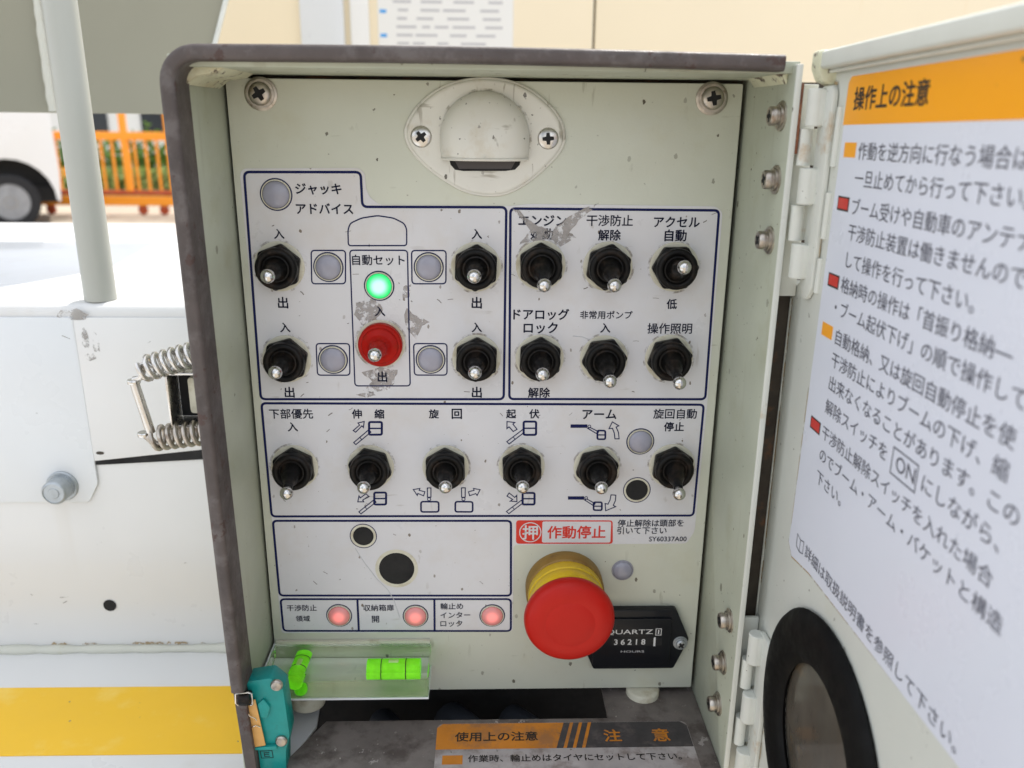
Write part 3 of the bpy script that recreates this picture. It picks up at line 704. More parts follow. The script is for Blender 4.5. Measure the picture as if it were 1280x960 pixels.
g = G(); g.strip([(x + (.5 if x > cx else -.5), y + .4) for x, y in base[1:-1]], 1.2, 2.46); g.build('grime_line', M['grime'], HP, smooth=0)
for k, c in enumerate(HOODSCREW):
    part = empty('hood_screw', (c[0], c[1], 2.4), BOX)
    g = G(); g.lathe([(5.0, 0), (4.8, .5), (4.2, .9), (2.0, 1.2), (.02, 1.25)], n=32); g.build('screw_head', M['steel'], part, world=False, smooth=50)
    g = G(); pts = []
    for q in range(4):
        t = math.radians(90 * q + (38, 4)[k]); d = Vector((math.cos(t), math.sin(t))); nn = Vector((-d.y, d.x))
        pts += [tuple(d * 2.7 - nn * .75), tuple(d * 2.7 + nn * .75), tuple((d + nn).normalized() * 1.4)]
    g.prism(pts, 1.1, 1.32); g.build('cross_recess', M['hole'], part, world=False, smooth=0)

# ---- emergency stop
ES = empty('emergency_stop_button', (ESTOP[0], ESTOP[1], 0), BOX)
ES['label'] = 'big red mushroom stop button on a yellow collar'
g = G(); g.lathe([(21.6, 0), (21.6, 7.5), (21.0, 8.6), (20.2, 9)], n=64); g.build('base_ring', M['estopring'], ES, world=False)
g = G(); g.lathe([(20.3, 8.9), (20.6, 9.6), (20.6, 15.2), (20.0, 15.9), (20.3, 16.4), (20.3, 22), (19.6, 23.6), (17, 24)], n=64); g.build('collar', M['estopyel'], ES, world=False, smooth=40)
hx_, hy_ = ESTOPHEAD[0] - ESTOP[0], ESTOPHEAD[1] - ESTOP[1]
g = G(); g.lathe([(17, 24.2), (22.6, 25.0), (23.6, 25.8), (24.0, 27.2), (23.8, 29.4), (22.9, 31.3), (21.0, 32.7), (17.5, 33.6), (13.6, 34.1), (13.1, 33.95), (12.6, 34.15), (8, 34.6), (3, 34.8), (.02, 34.85)], c=(hx_, hy_ - .2, 0), n=72)
g.build('button_head', M['estopred'], ES, world=False, smooth=50)

# ---- hour meter
HM = empty('hour_meter', (207, -298, 0), BOX)
HM['label'] = 'black hour meter half hidden by the red button'
mp_ = [(184.5, -278.4), (226.4, -278.4), (234.8, -297.6), (227.2, -316.8), (181, -316.8), (173.5, -297.6)]
g = G(); g.prism(rnd(mp_, 1.4, 4), 0, 5); g.build('meter_case', M['meter'], HM, bevel=.6)
g = G(); g.prism(rnd([(180, -283), (224, -283), (224, -313), (180, -313)], 1.5, 4), 5, 6.6); g.build('meter_face', M['meter'], HM, bevel=.5)
g = G(); g.prism([(190.5, -295.2), (219, -295.2), (219, -300.2), (190.5, -300.2)], 6.62, 6.68); g.build('digit_window', M['hole'], HM, smooth=0)
text('meter_text', 'QUARTZ', 186.9, 213.5, -291.4, FRONT(6.72), M['white'], HM, .004, .62)
text('meter_digits', '3 6 2 1 8', 191.9, 209.6, -297.7, FRONT(6.75), M['white'], HM, .02)
text('meter_digits', '1', 214.2, 215.3, -297.7, FRONT(6.75), M['white'], HM, .02)
text('meter_text', 'HOURS', 196, 209.3, -304, FRONT(6.72), M['gprint'], HM, 0, .45)
g = G(); g.strip([(215.2, -289.3), (218.2, -289.3), (218.2, -293.4), (215.2, -293.4)], .4, 6.72, True); g.strip([(216.7, -290), (216.7, -292.7)], .7, 6.73); g.build('meter_emblem', M['white'], HM, smooth=0)
p_ = pan_screw('meter_screw', (METERSCREW[0], METERSCREW[1], 5), BOX, 3.0, 1.6, 4.1, mt='zinc', ang=35, thick=.6)

# ---- spirit level block: clear acrylic with two green vials
LV = empty('spirit_level', (45, -305, 0), BOX)
LV['label'] = 'clear acrylic spirit level block with green vials'
g = G(); g.box(1.2, 88.6, -316.2, -300.6, .4, 28.5); g.build('acrylic_block', M['acrylic'], LV, bevel=.5)
def vial(pts, r, lines, ax):
    g = G(); g.tube(pts, r, 20); v_ = g.build('vial', M['vial'], LV, smooth=50)
    for q in lines:
        d = Vector(pts[-1]) - Vector(pts[0]); d.normalize(); c = Vector(pts[0]) + (Vector(pts[-1]) - Vector(pts[0])) * q
        g = G(); g.tube([c - d * .25, c + d * .25], r + .12, 20); g.build('vial_line', M['hole'], v_)
    c0 = Vector(pts[0]).lerp(Vector(pts[-1]), .5); d = (Vector(pts[-1]) - Vector(pts[0])).normalized()
    g = G(); g.tube([c0 - d * 4.2 + Vector((0, r * .55, 0)), c0 - d * 2.5 + Vector((0, r * .6, 0)), c0 + d * 2.5 + Vector((0, r * .6, 0)), c0 + d * 4.2 + Vector((0, r * .55, 0))], [.3, r * .48, r * .48, .3], 10); g.build('bubble', M['bubble'], v_)
vial([(54.5, -307.4, 15.5), (83.5, -307.4, 15.5)], 4.5, (.27, .73), 'x')
vial([(18.2, -307.4, 5.0), (17.0, -307.4, 26.6)], 4.4, (.22, .6), 'z')
g = G(); g.box(1.0, 88.8, -317.4, -316.4, .3, 28.6); g.build('level_base_blocker', M['vwhite2'], LV)  # added opaque sheet keeps bright refraction out; white colour lifts the block
g = G(); g.box(.2, 1.0, -316.2, -301, .3, 28); g.build('level_side_blocker', M['vwhite2'], LV)  # added side sheet, blocks bright light refracted from the left
g = G(); g.box(2, 88, -300.55, -298.8, .3, 2.2); g.build('mounting_lip', M['washer'], LV)
g = G(); g.box(84, 87, -309, -307, 24, 27); 

# ---- tray below
TY = -338
def FL(y): return lambda a_, b_, c_: (a_, y + c_, b_)
g = G(); g.prism([(31, 20), (188.2, 20), (188.2, -15), (241.8, -15), (241.8, 64), (8, 64)][::-1], -2, 0, lambda a_, b_, c_: (a_, TY + c_, b_)); TR = g.build('tray', M['tray'], BOX, bevel=.3)
g = G(); g.box(-1, 241.8, -346, TY - 2.2, -30, -28); g.build('tray_rear_lip', M['hole'], BOX)
g = G(); g.prism([(-1, -12), (22, -12), (24, 14), (8, 60), (-1, 62)], -2, 0, lambda a_, b_, c_: (a_, TY - 8 + c_, b_)); g.build('white_bracket', M['vwhite2'], BOX, bevel=.4)
g = G(); g.box(-3, 243, -440, -437, -95, 64); g.build('dark_floor', M['hole'], BOX)
g = G(); g.box(-3, 243, -436, -341, -34, -32); g.build('dark_back', M['hole'], BOX)
g = G(); g.box(-4, 245, -437, TY - 12, 62, 65); g.build('lower_front', M['trim'], BOX)
for k, (x0, r0) in enumerate(((70, 9), (112, 12), (150, 10))):
    g = G(); g.tube([(x0 - 14, -372, -20), (x0, -366 + k, 5), (x0 + 10, -372, 24), (x0 + 6, -390, 30)], r0, 16); g.build('cable', M['cable'], BOX)
for k, c in enumerate(SPACER):
    g = G(); g.lathe([(9.6, -342), (9.6, -335.2), (9.2, -334.4), (8.4, -334)], c=(c[0], 0, -1.2), axis='y', n=40); g.build('spacer', M['washer'], BOX, smooth=45)
# tray sticker
def TP(y): return lambda a_, b_: (a_, TY + y, -b_)
UPL = (0, 1, 0)
g = G(); g.prism(rnd([(93, -64), (93, -23.6), (231.5, -23.6), (231.5, -64)], 4, 4), .05, .25, lambda a_, b_, c_: (a_, TY + c_, -b_)); ST = g.build('tray_sticker', M['dwhite'], BOX, smooth=0)
g = G(); g.prism([(93, -43.5), (93, -27), (96, -23.8), (163, -23.8), (157.5, -43.5)], .27, .33, lambda a_, b_, c_: (a_, TY + c_, -b_)); g.build('sticker_orange_band', M['dorange'], ST, smooth=0)
g = G(); g.prism([(157.5, -43.5), (163, -23.8), (228, -23.8), (231.3, -27), (231.3, -43.5)], .27, .33, lambda a_, b_, c_: (a_, TY + c_, -b_)); g.build('sticker_dark_band', M['dgrey'], ST, smooth=0)
for k in range(3):
    x = 161.2 + 5 * k; g = G(); g.prism([(x, -43.5), (x + 5.4, -23.8), (x + 7.2, -23.8), (x + 1.8, -43.5)], .34, .38, lambda a_, b_, c_: (a_, TY + c_, -b_)); g.build('sticker_stripe', M['dorange'], ST, smooth=0)
text('printed_text', '使用上の注意', 103, 148, -34.2, TP(.4), M['blackink'], ST, .02, lift=UPL)
text('printed_text', '注', 184, 193.5, -34.5, TP(.4), M['dorange'], ST, .02, lift=UPL)
text('printed_text', '意', 210.5, 220, -34.5, TP(.4), M['dorange'], ST, .02, lift=UPL)
g = G(); g.prism([(96.9, -48), (107.6, -48), (107.6, -54.5), (96.9, -54.5)], .27, .33, lambda a_, b_, c_: (a_, TY + c_, -b_)); g.build('sticker_bullet', M['dorange'], ST, smooth=0)
text('printed_text', '作業時、輪止めはタイヤにセットして下さい。', 110.4, 223, -50.6, TP(.4), M['blackink'], ST, .012, lift=UPL)

# ---- door, opened square to the panel
DXP = 255.0
DR = empty('door', (DXP, -160, 66), BOX)
DF = lambda a_, b_, c_: (DXP - c_, b_, a_)          # (z, y, height towards the inside)
wc, wr = (134.0, -264.0), 37.5
# door sheet with a real round opening
outer = rnd([(63, 8.5), (318, 12), (318, -352), (50, -352), (50, -88), (62, -80)], 3, 4)
hole = ell(wc[0], wc[1], wr, wr, 48)
def sheet_with_hole(outer, hole, z0, z1, fr):
    bm = bmesh.new()
    def loop(pts): 
        vs = [bm.verts.new((p[0], p[1], 0)) for p in pts]; return [bm.edges.new((vs[i - 1], vs[i])) for i in range(len(vs))]
    es = loop(outer) + loop(hole)
    bmesh.ops.triangle_fill(bm, use_beauty=True, edges=es)
    v = [(q.co.x, q.co.y) for q in bm.verts]; f = [tuple(q.index for q in fc.verts) for fc in bm.faces]
    bm.verts.index_update(); f = [tuple(q.index for q in fc.verts) for fc in bm.faces]; bm.free()
    g = G(); n = len(v)
    g.v = [fr(x, y, z1) for x, y in v] + [fr(x, y, z0) for x, y in v]
    g.f = f + [tuple(i + n for i in q)[::-1] for q in f]
    for a0, cnt in ((0, len(outer)), (len(outer), len(hole))):
        for i in range(cnt): j = (i + 1) % cnt; g.f.append((a0 + i, a0 + j, n + a0 + j, n + a0 + i))
    return g
sheet_with_hole(outer, hole, -1.8, 0, DF).build('door_sheet', M['doorpaint'], DR, smooth=30)
# lip along the top, with gasket groove
g = G(); g.prism([(-14, 8.2), (5.5, 8.6), (6.5, 7.9), (6.5, 2.6), (5.6, 1.8), (.2, 1.8), (.2, 5)], 66, 318, lambda a_, b_, c_: (DXP - a_, b_ + (c_ - 66) * .014, c_)); g.build('door_top_lip', M['doorpaint'], DR, bevel=.4)
g = G(); g.prism([(-14, 9.3), (6.2, 9.3), (7.2, 8.2), (7.2, 2.4), (5, -2.2), (.3, -4)], 62.2, 70.5, lambda a_, b_, c_: (DXP - a_, b_ - .3, c_)); g.build('door_corner', M['chippaint'], DR, bevel=.9)
g = G(); g.tube([(DXP - 2.2, 1.2, 70), (DXP - 2.2, 3.0, 200), (DXP - 2.2, 4.6, 318)], .8, 8); g.build('gasket_groove', M['doorpaint'], DR)
g = G(); g.box(DXP - .4, DXP + 14, -352, -84, 48.5, 50.2); g.build('door_edge', M['doorpaint'], DR, bevel=.5)
# welded stiffener bosses near the hinge side
for y0, y1 in ((-12, -34), (-44, -62), (-70, -84)):
    g = G(); g.tube([(DXP - .3, y0, 80.2 - (0 - y0) * .03), (DXP - .3, y1, 80.2 + y1 * .03)], 1.5, 10); g.build('stiffener_weld', M['doorpaint'], DR, smooth=60)
# hinges: leaf on the door with knuckles
def hinge(y_top, y_bot, first):
    h = empty('hinge', (249, (y_top + y_bot) / 2, 64), BOX)
    g = G(); lf = rnd([(63.5, y_top), (74, y_top), (76, y_top - 3), (76, y_bot + 5), (72, y_bot), (67.5, y_bot - .5), (63.5, y_bot + 6)], 2.5, 4)
    g.prism(lf, .2, 2.6, DF); g.build('hinge_leaf', M['hingepaint'], h, bevel=.7)
    g = G(); g.box(247.4, 254.6, y_bot - 2, y_top + 1, 53, 55); g.build('hinge_back_leaf', M['hingepaint'], h, bevel=.3)
    n = 5; L_ = (y_top - y_bot - 8) / n
    for k in range(n):
        ya = y_top - 1 - k * L_; yb = ya - L_ + .9
        if k % 2 == first:
            g = G(); g.lathe([(3.4, yb), (3.7, yb + .4), (3.7, ya - .4), (3.4, ya)], c=(250.4, 0, 65.6), axis='y', n=24); g.build('knuckle', M['hingepaint'], h)
            g = G(); g.box(250.4, 254.8, yb + .3, ya - .3, 63.0, 69.4); g.build('knuckle_tab', M['hingepaint'], h, bevel=.5)
        else:
            g = G(); g.lathe([(2.9, yb), (2.9, ya)], c=(249.0, 0, 61.2), axis='y', n=20); g.box(249.4, 254.5, yb, ya, 59.5, 61); g.build('knuckle', M['hingepaint'], h)
hinge(-4, -88, 0)
hinge(-252, -345, 0)
g = G(); g.box(245.3, 262, -352, -2, 46, 48); g.build('hinge_gap_shade_plate', M['gap'], BOX)  # added dark plate fills the gap; the shade is in its colour
g = G(); g.box(244.85, 245.8, -30, -3, D - 3, D + .9); g.build('rust_edge', M['rust'], BOX, bevel=.3)
for pts_, w_ in (([(51, -92), (51, -150), (51.5, -240)], 1.6), ([(63, -3), (68, -2.5), (74, -3.5)], 1.2), ([(70, -86.5), (74.5, -84), (76.4, -78), (76.2, -60)], .9), ([(76.4, -255), (77.5, -285), (76.6, -330)], .9), ([(64, 7), (90, 7.4), (130, 8)], .9)):
    g = G(); g.strip(pts_, w_, .14 if pts_[0][0] < 60 else .5); g.v = [DF(x, y, z) for x, y, z in g.v]; g.build('edge_grime', M['rust2'], DR, smooth=0)
# round window
g = G(); rr = []
for b in range(14):
    t = 2 * math.pi * b / 14; rr.append((wr + 9.4 + 11.3 * math.cos(t) * (1 if abs(math.cos(t)) < .99 else 1), 1.5 + 3.6 * math.sin(t)))
n = 64; v, f = [], []
for r_, h_ in rr:
    for i in range(n): t = 2 * math.pi * i / n; v.append(DF(wc[0] + r_ * math.cos(t), wc[1] + r_ * math.sin(t), max(h_, -2.4)))
for k in range(len(rr)):
    k2 = (k + 1) % len(rr)
    for i in range(n): j = (i + 1) % n; f.append((k * n + i, k * n + j, k2 * n + j, k2 * n + i))
g.add(v, f); g.build('window_gasket', M['gasket'], DR, smooth=60)
g = G(); g.prism(ell(wc[0], wc[1], wr + .2, wr + .2, 48), -1.4, -.4, DF); g.build('window_pane', M['pane'], DR, smooth=30)

# door sticker
DS = lambda z: (lambda a_, b_: (DXP - z, b_, a_))
spoly = [(84.2, -3.5), (86, -1.2), (300, 2.2), (300, -190), (104, -197.5), (84.5, -200.5), (79.5, -196), (80.2, -187)]
g = G(); g.prism(spoly, .04, .24, DF); DST = g.build('door_sticker', M['filmw'], DR, smooth=0)
g = G(); g.strip([(80.6, -120), (79.9, -187), (79.2, -196), (84.5, -201), (104, -198), (190, -194)], .7, .12); g.v = [DF(x, y, z) for x, y, z in g.v]; g.build('sticker_edge_grime', M['rust2'], DR, smooth=0)
DST['label'] = 'white instruction sticker with an orange heading band'
g = G(); g.prism([(84.0, -3.6), (86, -1.4), (300, 2.0), (300, -15.0), (83.3, -18.6)], .26, .32, DF); g.build('orange_heading_band', M['orange'], DST, smooth=0)
SL = .0155
def dline(s, z0, y0, em=7.85, hs=.86, bold=0, m_=None):
    v, f = text_poly(s, bold); g = G()
    for p in v:
        X = z0 + p[0] * em; Y = y0 + SL * (X - 100) + (p[1] - .38) * em * hs; g.v.append((DXP - .38 - p[2] * .006, Y, X))
    g.f = f; return g.build('printed_text', m_ or M['doorink'], DST, smooth=0)
dline('操作上の注意', 90.5, -9.3, 9.2, .92, .02, M['blackink'])
DL = [('作動を逆方向に行なう場合は', -27.5), ('一旦止めてから行って下さい。', -37.0), ('ブーム受けや自動車のアンテナ', -47.2), ('干渉防止装置は働きませんので', -56.4), ('して操作を行って下さい。', -66.6),
      ('格納時の操作は「首振り格納―', -76.2), ('・ブーム起伏下げ」の順で操作して', -85.6), ('自動格納、又は旋回自動停止を使', -96.4), ('干渉防止によりブームの下げ、縮', -105.6), ('出来なくなることがあります。この', -115.0),
      ('解除スイッチを', -124.8), ('干渉防止解除スイッチを入れた場合', -135.8), ('のでブーム・アーム・バケットと構造', -145.2), ('下さい。', -155.0)]
for s, y in DL: dline(s, 93.8 if s[0] == '・' else 99.8, y, 7.75 if y > -130 else 7.4)
dline('ON', 159.5, -124.8, 8.4, .9)
dline('にしながら、', 176.0, -124.8)
g = G(); pts = [(157.0, -119.9), (173.5, -119.7), (173.5, -128.8), (157.0, -129.0)]
g.strip(pts, .5, 0, True); g.v = [(DXP - .38, y, x) for x, y, z in g.v]; g.build('printed_frame', M['doorink'], DST, smooth=0)
dline('詳細は取扱説明書を参照して下さい。', 98, -190.0, 7.3, .88)
g = G(); g.strip([(88.5, -187.6), (92.2, -188.6), (96, -187.6), (96, -193.2), (92.2, -194.2), (88.5, -193.2)], .4, 0, True); g.strip([(92.2, -188.6), (92.2, -194.2)], .4, 0)
g.v = [(DXP - .38, y, x) for x, y, z in g.v]; g.build('printed_book_icon', M['doorink'], DST, smooth=0)
for y, red in ((-27.4, 0), (-47.0, 1), (-76.4, 1), (-96.3, 0), (-136.1, 1)):
    q = [(87.2, y + 2.6), (97.6, y + 2.75), (97.6, y - 2.6), (87.2, y - 2.75)]
    if red:
        g = G(); g.prism(q, .26, .30, DF); bl = g.build('printed_bullet', M['blackink'], DST, smooth=0)
        g = G(); g.prism([(88, y + 2), (96.8, y + 2.1), (96.8, y - 1.9), (88, y - 2)], .32, .36, DF); g.build('printed_bullet', M['redsq'], DST, smooth=0)
    else:
        g = G(); g.prism(q, .26, .30, DF); g.build('printed_bullet', M['orange'], DST, smooth=0)

# ---- limit switch at the lower left rim
LS = empty('limit_switch', (12, -315, 56), BOX)
LS['label'] = 'teal plastic limit switch with an ochre lever and black roller'
g = G(); g.prism(rnd([(1.5, -284), (13.5, -282), (19.2, -288), (20.5, -316), (18, -326), (16.5, -345), (4.5, -345), (3.6, -318), (2.4, -300)], 1.2, 3), 46, 57); g.build('switch_body', M['teal'], LS, bevel=.8)
g = G(); g.prism(rnd([(6.5, -296), (9.5, -293), (12.5, -298), (10.5, -304), (7.5, -304)], 1, 3), 57, 58.6); g.build('switch_boss', M['teal'], LS, bevel=.4)
g = G(); g.prism([(3.2, -323), (3.2, -321.6), (14.2, -320.6), (14.2, -323)], 57, 59.5); g.build('switch_ledge', M['teal'], LS, bevel=.4)
g = G(); g.prism([(.6, -294), (5.6, -293), (8.6, -320.5), (3.2, -321.5)], 58.2, 59.0); g.build('lever_plate', M['amber'], LS, bevel=.25)
g = G(); g.lathe([(3.4, -2.6), (3.6, -2.2), (3.6, 2.2), (3.4, 2.6)], c=(1.4, -290.6, 60.5), axis='x', n=24); g.build('roller', M['boot'], LS)
g = G(); g.tube([(-2.6, -287.0, 62), (3.6, -286.4, 62), (5.2, -287, 62), (4.8, -294, 61), (3.8, -294.5, 61)], .45, 8); g.tube([(-2.2, -294.6, 61), (-2.8, -292, 62.5), (-2.6, -287, 62)], .45, 8); g.build('roller_bracket', M['chrome'], LS)
g = G(); g.tube([(1.0, -298, 60), (2.6, -301.5, 60.4), (5.2, -303, 60.2), (5.6, -304.6, 60)], .25, 6); g.tube([(2.5, -309, 59.6), (5, -307.4, 60), (7, -309, 59.4)], .25, 6); g.build('loose_wire', M['chrome'], LS)
for y in (-285.5, -318.8):
    g = G(); g.lathe([(3.0, 0), (3.0, 1.2), (2.4, 2.0), (.02, 2.3)], c=(16.4, y, 57), n=24); g.build('switch_screw', M['dirtysteel'], LS)
g = G(); g.strip([(5, -325.5), (11, -325.2), (11.3, -329.6), (5.4, -329.8)], .35, 57.15, True); g.strip([(9.6, -326.4), (6.9, -326.5), (7.1, -328.8), (9.8, -328.7)], .4, 57.15); g.strip([(7, -327.6), (9.4, -327.5)], .4, 57.17); g.build('switch_mark', M['hole'], LS, smooth=0)

# ---- spring draw latch on the outer left wall
LT = empty('draw_latch', (-24, -145, 35), BOX)
LT['label'] = 'steel draw latch with two coil springs on the left side'
def spring(a_, b_, r, turns, wr_=1.2):
    A, B = Vector(a_), Vector(b_); d = (B - A); n_ = d.normalized(); u = n_.orthogonal().normalized(); v_ = n_.cross(u); pts = []
    N_ = int(turns * 16)
    for i in range(N_ + 1):
        t = 2 * math.pi * i / 16; pts.append(A + d * (i / N_) + (u * math.cos(t) + v_ * math.sin(t)) * r)
    g = G(); g.tube(pts, wr_, 8); return g
spring((-38.5, -129.5, 35), (-10, -121.0, 35), 5.3, 7.5).build('spring', M['steel'], LT, smooth=60)
spring((-37.0, -163.6, 35), (-8, -159.8, 35), 5.3, 7.5).build('spring', M['dirtysteel'], LT, smooth=60)
g = G(); g.lathe([(2.2, -160.5), (2.2, -136.2)], c=(-43.5, 0, 35), axis='y', n=20)
for p in g.v[:]: pass
g.v = [(x + (-y - 148) * -.0 + (y + 136) * -.07 * -1 * -1, y, z) for x, y, z in g.v]
g.v = [(x + (-(y + 136)) * .12 + .0, y, z) for x, y, z in g.v]
g.build('grip_bar', M['steel'], LT)
for y, x in ((-135.4, -43.6), (-161.4, -42.1)):
    g = G(); g.lathe([(2.9, y - .9), (3.0, y - .5), (3.0, y + .5), (2.8, y + .9)], c=(x, 0, 35), axis='y', n=22); g.build('grip_collar', M['chrome'], LT)
g = G(); g.tube([(-43.5, -134.5, 35), (-39.5, -133.2, 36), (-38.2, -128, 36.5), (-36.5, -125.8, 36.5), (-33, -127.8, 36)], [1.5, 1.5, 2.0, 1.8, 1.2], 10); g.build('link_arm', M['steel'], LT, smooth=60)
g = G(); g.tube([(-42, -162, 35), (-39.5, -163, 36), (-36.8, -166.2, 36.5), (-33.5, -166, 36)], [1.5, 1.8, 1.8, 1.2], 10); g.build('link_arm', M['dirtysteel'], LT, smooth=60)
g = G()
for bx_ in ((-29, -27.9, -158, -131, 22, 36), (-28, -8, -132.2, -131, 22, 36), (-28, -8, -158, -156.8, 22, 36)): g.box(*bx_)
g.build('latch_frame', M['steel'], LT, bevel=.35)
g = G(); g.box(-27.8, -8, -156.7, -132.3, 20, 22.5); g.build('latch_recess', M['hole'], LT)
g = G(); g.prism(rnd([(-21.5, -153.5), (-12, -153.5), (-12, -135.5), (-21.5, -135.5)], 2, 4), 24, 29); g.build('latch_hook', M['washer'], LT, bevel=.8)
g = G(); g.tube([(-28, -131, 36), (-20, -126.5, 34), (-12, -125.2, 33), (-8, -125.4, 32)], [.9, 2.2, 2.4, 2.2], 12); g.build('latch_boss', M['chrome'], LT, smooth=60)

# ------------------------------------------------------------------ the vehicle that carries the box
VB = tag(empty('vehicle_deck', (-150, -378, -80)), 'white vehicle deck with a yellow stripe and a plated housing left of the control box', 'vehicle deck')
F = -100
g = G(); g.box(-900, -6, -392, -374.2, -130, 700); g.build('deck_plate', M['vwhite'], VB)
g = G(); g.prism([(-900, -61.5), (-10, -58.5), (-10, 3.0), (-900, 1.0)], -374.1, -373.7, lambda a_, b_, c_: (a_, c_, b_)); g.build('yellow_stripe', M['vyellow'], VB, smooth=0)
g = G(); g.box(-620, 250, -392, -127.7, -520, F - .3); HSG = g.build('housing', M['vwhite'], VB, bevel=6, seg=4)  # right end runs on unseen behind the box to block a sun streak
# upper plate overlapping the housing face, cut away at its lower right, with the slot beneath
g = G(); g.prism(rnd([(-600, -136), (-133.5, -136), (-133.5, -247), (-141, -260.3), (-600, -260.3)], 2, 3), F - .2, F + 1.8); g.build('cover_plate', M['vwhite2'], VB, bevel=.7)
g = G(); g.prism([(-133.6, -136), (-12, -136), (-12, -217.4), (-133.6, -231)], F - .2, F + 1.8); g.build('cover_plate', M['vwhite'], VB, bevel=.5)
g = G(); g.prism([(-134, -230.8), (-12, -217.2), (-12, -227.5), (-134, -234.2)], F + .1, F + .5); g.build('slot', M['hole'], VB, smooth=0)
g = G(); g.disc((-129, -225), 0, 2.6, F + 1.9, 20); g.v = [(x, y * .45 - 124.0, z) for x, y, z in g.v]; 
g.build('rivet_mark', M['gap'], VB, smooth=0)
g = G(); g.disc((0, 0), 0, 4.4, 0, 28); g.v = [(-138.6 + x, -338.6 + y, F + .15) for x, y, z in g.v]; g.build('drain_hole', M['hole'], VB, smooth=0)
g = G()
for k in range(16):
    x_, y_ = random.uniform(-205, -75), random.uniform(-365, -145); L2 = random.uniform(1.5, 6); an = random.uniform(-.6, .6)
    g.strip([(x_, y_), (x_ + L2 * math.cos(an), y_ + L2 * math.sin(an))], random.uniform(.3, .7), F + 2.0 if y_ > -215 or x_ < -140 and y_ > -258 else F + .15)
tag(g.build('fine_scratches', M['scuff'], VB, smooth=0), kind='stuff')
bt = empty('hex_bolt', (-156, -248, F + 1.8), VB)
g = G(); g.lathe([(10.2, 0), (10.2, 1.2), (9.6, 1.8), (7, 1.8)], n=36); g.build('washer', M['zinc'], bt, world=False)
g = G(); g.lathe([(8.4, 1.8), (8.4, 3.8), (7, 3.8)], n=36); g.build('spring_washer', M['zinc'], bt, world=False)
g = G(); g.lathe([(8.0, 3.8), (8.0, 11.5), (7.2, 12.6), (6.6, 12.9), (6.4, 12.4), (3.6, 12.4), (3.3, 12.8), (.05, 12.8)], n=36); g.build('bolt_head', M['zinc'], bt, world=False, smooth=40)
# weld bead where housing meets deck
def bead(pts, r, name, parent, m_='weld'):
    P2 = []
    for i in range(len(pts) - 1):
        a_, b_ = Vector(pts[i]), Vector(pts[i + 1]); k = max(2, int((b_ - a_).length / 4))
        for j in range(k): P2.append(a_.lerp(b_, j / k))
    g = G(); g.tube(P2, [r * (1 + .35 * mnoise.noise(p * .09)) for p in P2], 10); return g.build(name, M[m_], parent, smooth=70)
bead([(-600, -372.5, F + 1), (-190, -372.5, F + 1.5), (-110, -372.5, F + 1.5), (-12, -372.5, F + 1.5)], 3.2, 'weld_bead', VB)
g = G()
for cx_, cy_, sx_, sy_ in ((-133, -133, 10, 3.4), (-128, -148, 2.2, 8), (-121.5, -150, 2.2, 7), (-126, -160, 4, 3)):
    g.disc((0, 0), 0, 1, 0, 14); m0 = len(g.v) - 14
    for i in range(m0, len(g.v)): x, y, z = g.v[i]; k = random.uniform(.7, 1.2); g.v[i] = (cx_ + x * sx_ * k, cy_ + y * sy_ * k - 1, F + 2.0)
g.build('scuff_mark', M['scuff'], VB, smooth=0)
PX, PZ, PR = -121.5, -112.5, 9.4
g = G(); g.tube([(PX, -127.5, PZ), (PX, 900, PZ)], PR, 36); PST = tag(g.build('support_post', M['postp'], None, org=(PX, -127, PZ), smooth=50), 'white round post rising from the white housing behind the box', 'post')
bead([(-282, -14, -418.5), (-282, 60, -418.5), (-283, 240, -418.5)], 4, 'weld_bead', PST)
g = G(); g.prism([(-1500, -15), (-151.5, -15.5), (-125.5, 55), (-60, 235), (-60, 620), (-1500, 620)], -430, -420); BM = tag(g.build('boom_box', M['boom'], None, org=(-600, 200, -425), bevel=1), 'olive grey boxed steel boom with a slanting end above the post', 'boom')
g = G(); g.tube([(-151.0, -15, -419.5), (-125, 55, -419.5), (-59.5, 235, -419.5)], 2.2, 10); g.build('edge_bead', M['hingepaint'], BM)
g = G(); rw = random.Random(5)
for k in range(26):
    x_ = rw.choice((rw.uniform(-200, -60), rw.uniform(-128, -92))); L2 = rw.uniform(1.5, 9)
    g.strip([(x_, -369.2 + rw.uniform(-.5, .8)), (x_ + L2 * .5, -368.8 + rw.uniform(-.4, .9)), (x_ + L2, -369.2)], rw.uniform(.4, 1.3), F + .2 + k * .003)
tag(g.build('weld_grime', M['rust2'], VB, smooth=0), kind='stuff')
# cream body side behind everything
CB = tag(empty('truck_body', (400, -600, -1300)), 'cream painted truck body side standing behind the control box', 'truck body')
g = G(); g.box(-445, 321.5, -1000, 620, -1460, -1300); g.build('body_panel', M['cream'], CB, bevel=2)
g = G(); g.box(325.5, 3200, -1000, 620, -1460, -1300); g.build('body_panel', M['cream'], CB, bevel=2)
g = G(); g.box(321.6, 325.4, -1000, 620, -1455, -1308); g.build('panel_seam', M['hole'], CB)
g = G(); g.box(-227, -146, -900, 600, -1300, -1285); g.build('door_pillar', M['vwhite2'], CB, bevel=3)
g = G(); g.box(-135, -100, -900, 600, -1300, -1292); g.build('trim_strip', M['paper'], CB, bevel=2)
NT = G(); NT.prism(rnd([(-84, 330), (170, 330), (170, 60), (-84, 60)], 6, 4), -1299.5, -1298.8); NT = tag(NT.build('notice', M['paper'], None, org=(40, 200, -1299)), 'white paper notice with blue bullets stuck on the cream body', 'notice')
g = G()
for k in range(5): g.box(-80, -68, 172 - k * 42, 178 - k * 42, -1298.7, -1298.4)
g.build('blue_bullets', M['bprint'], NT, smooth=0)
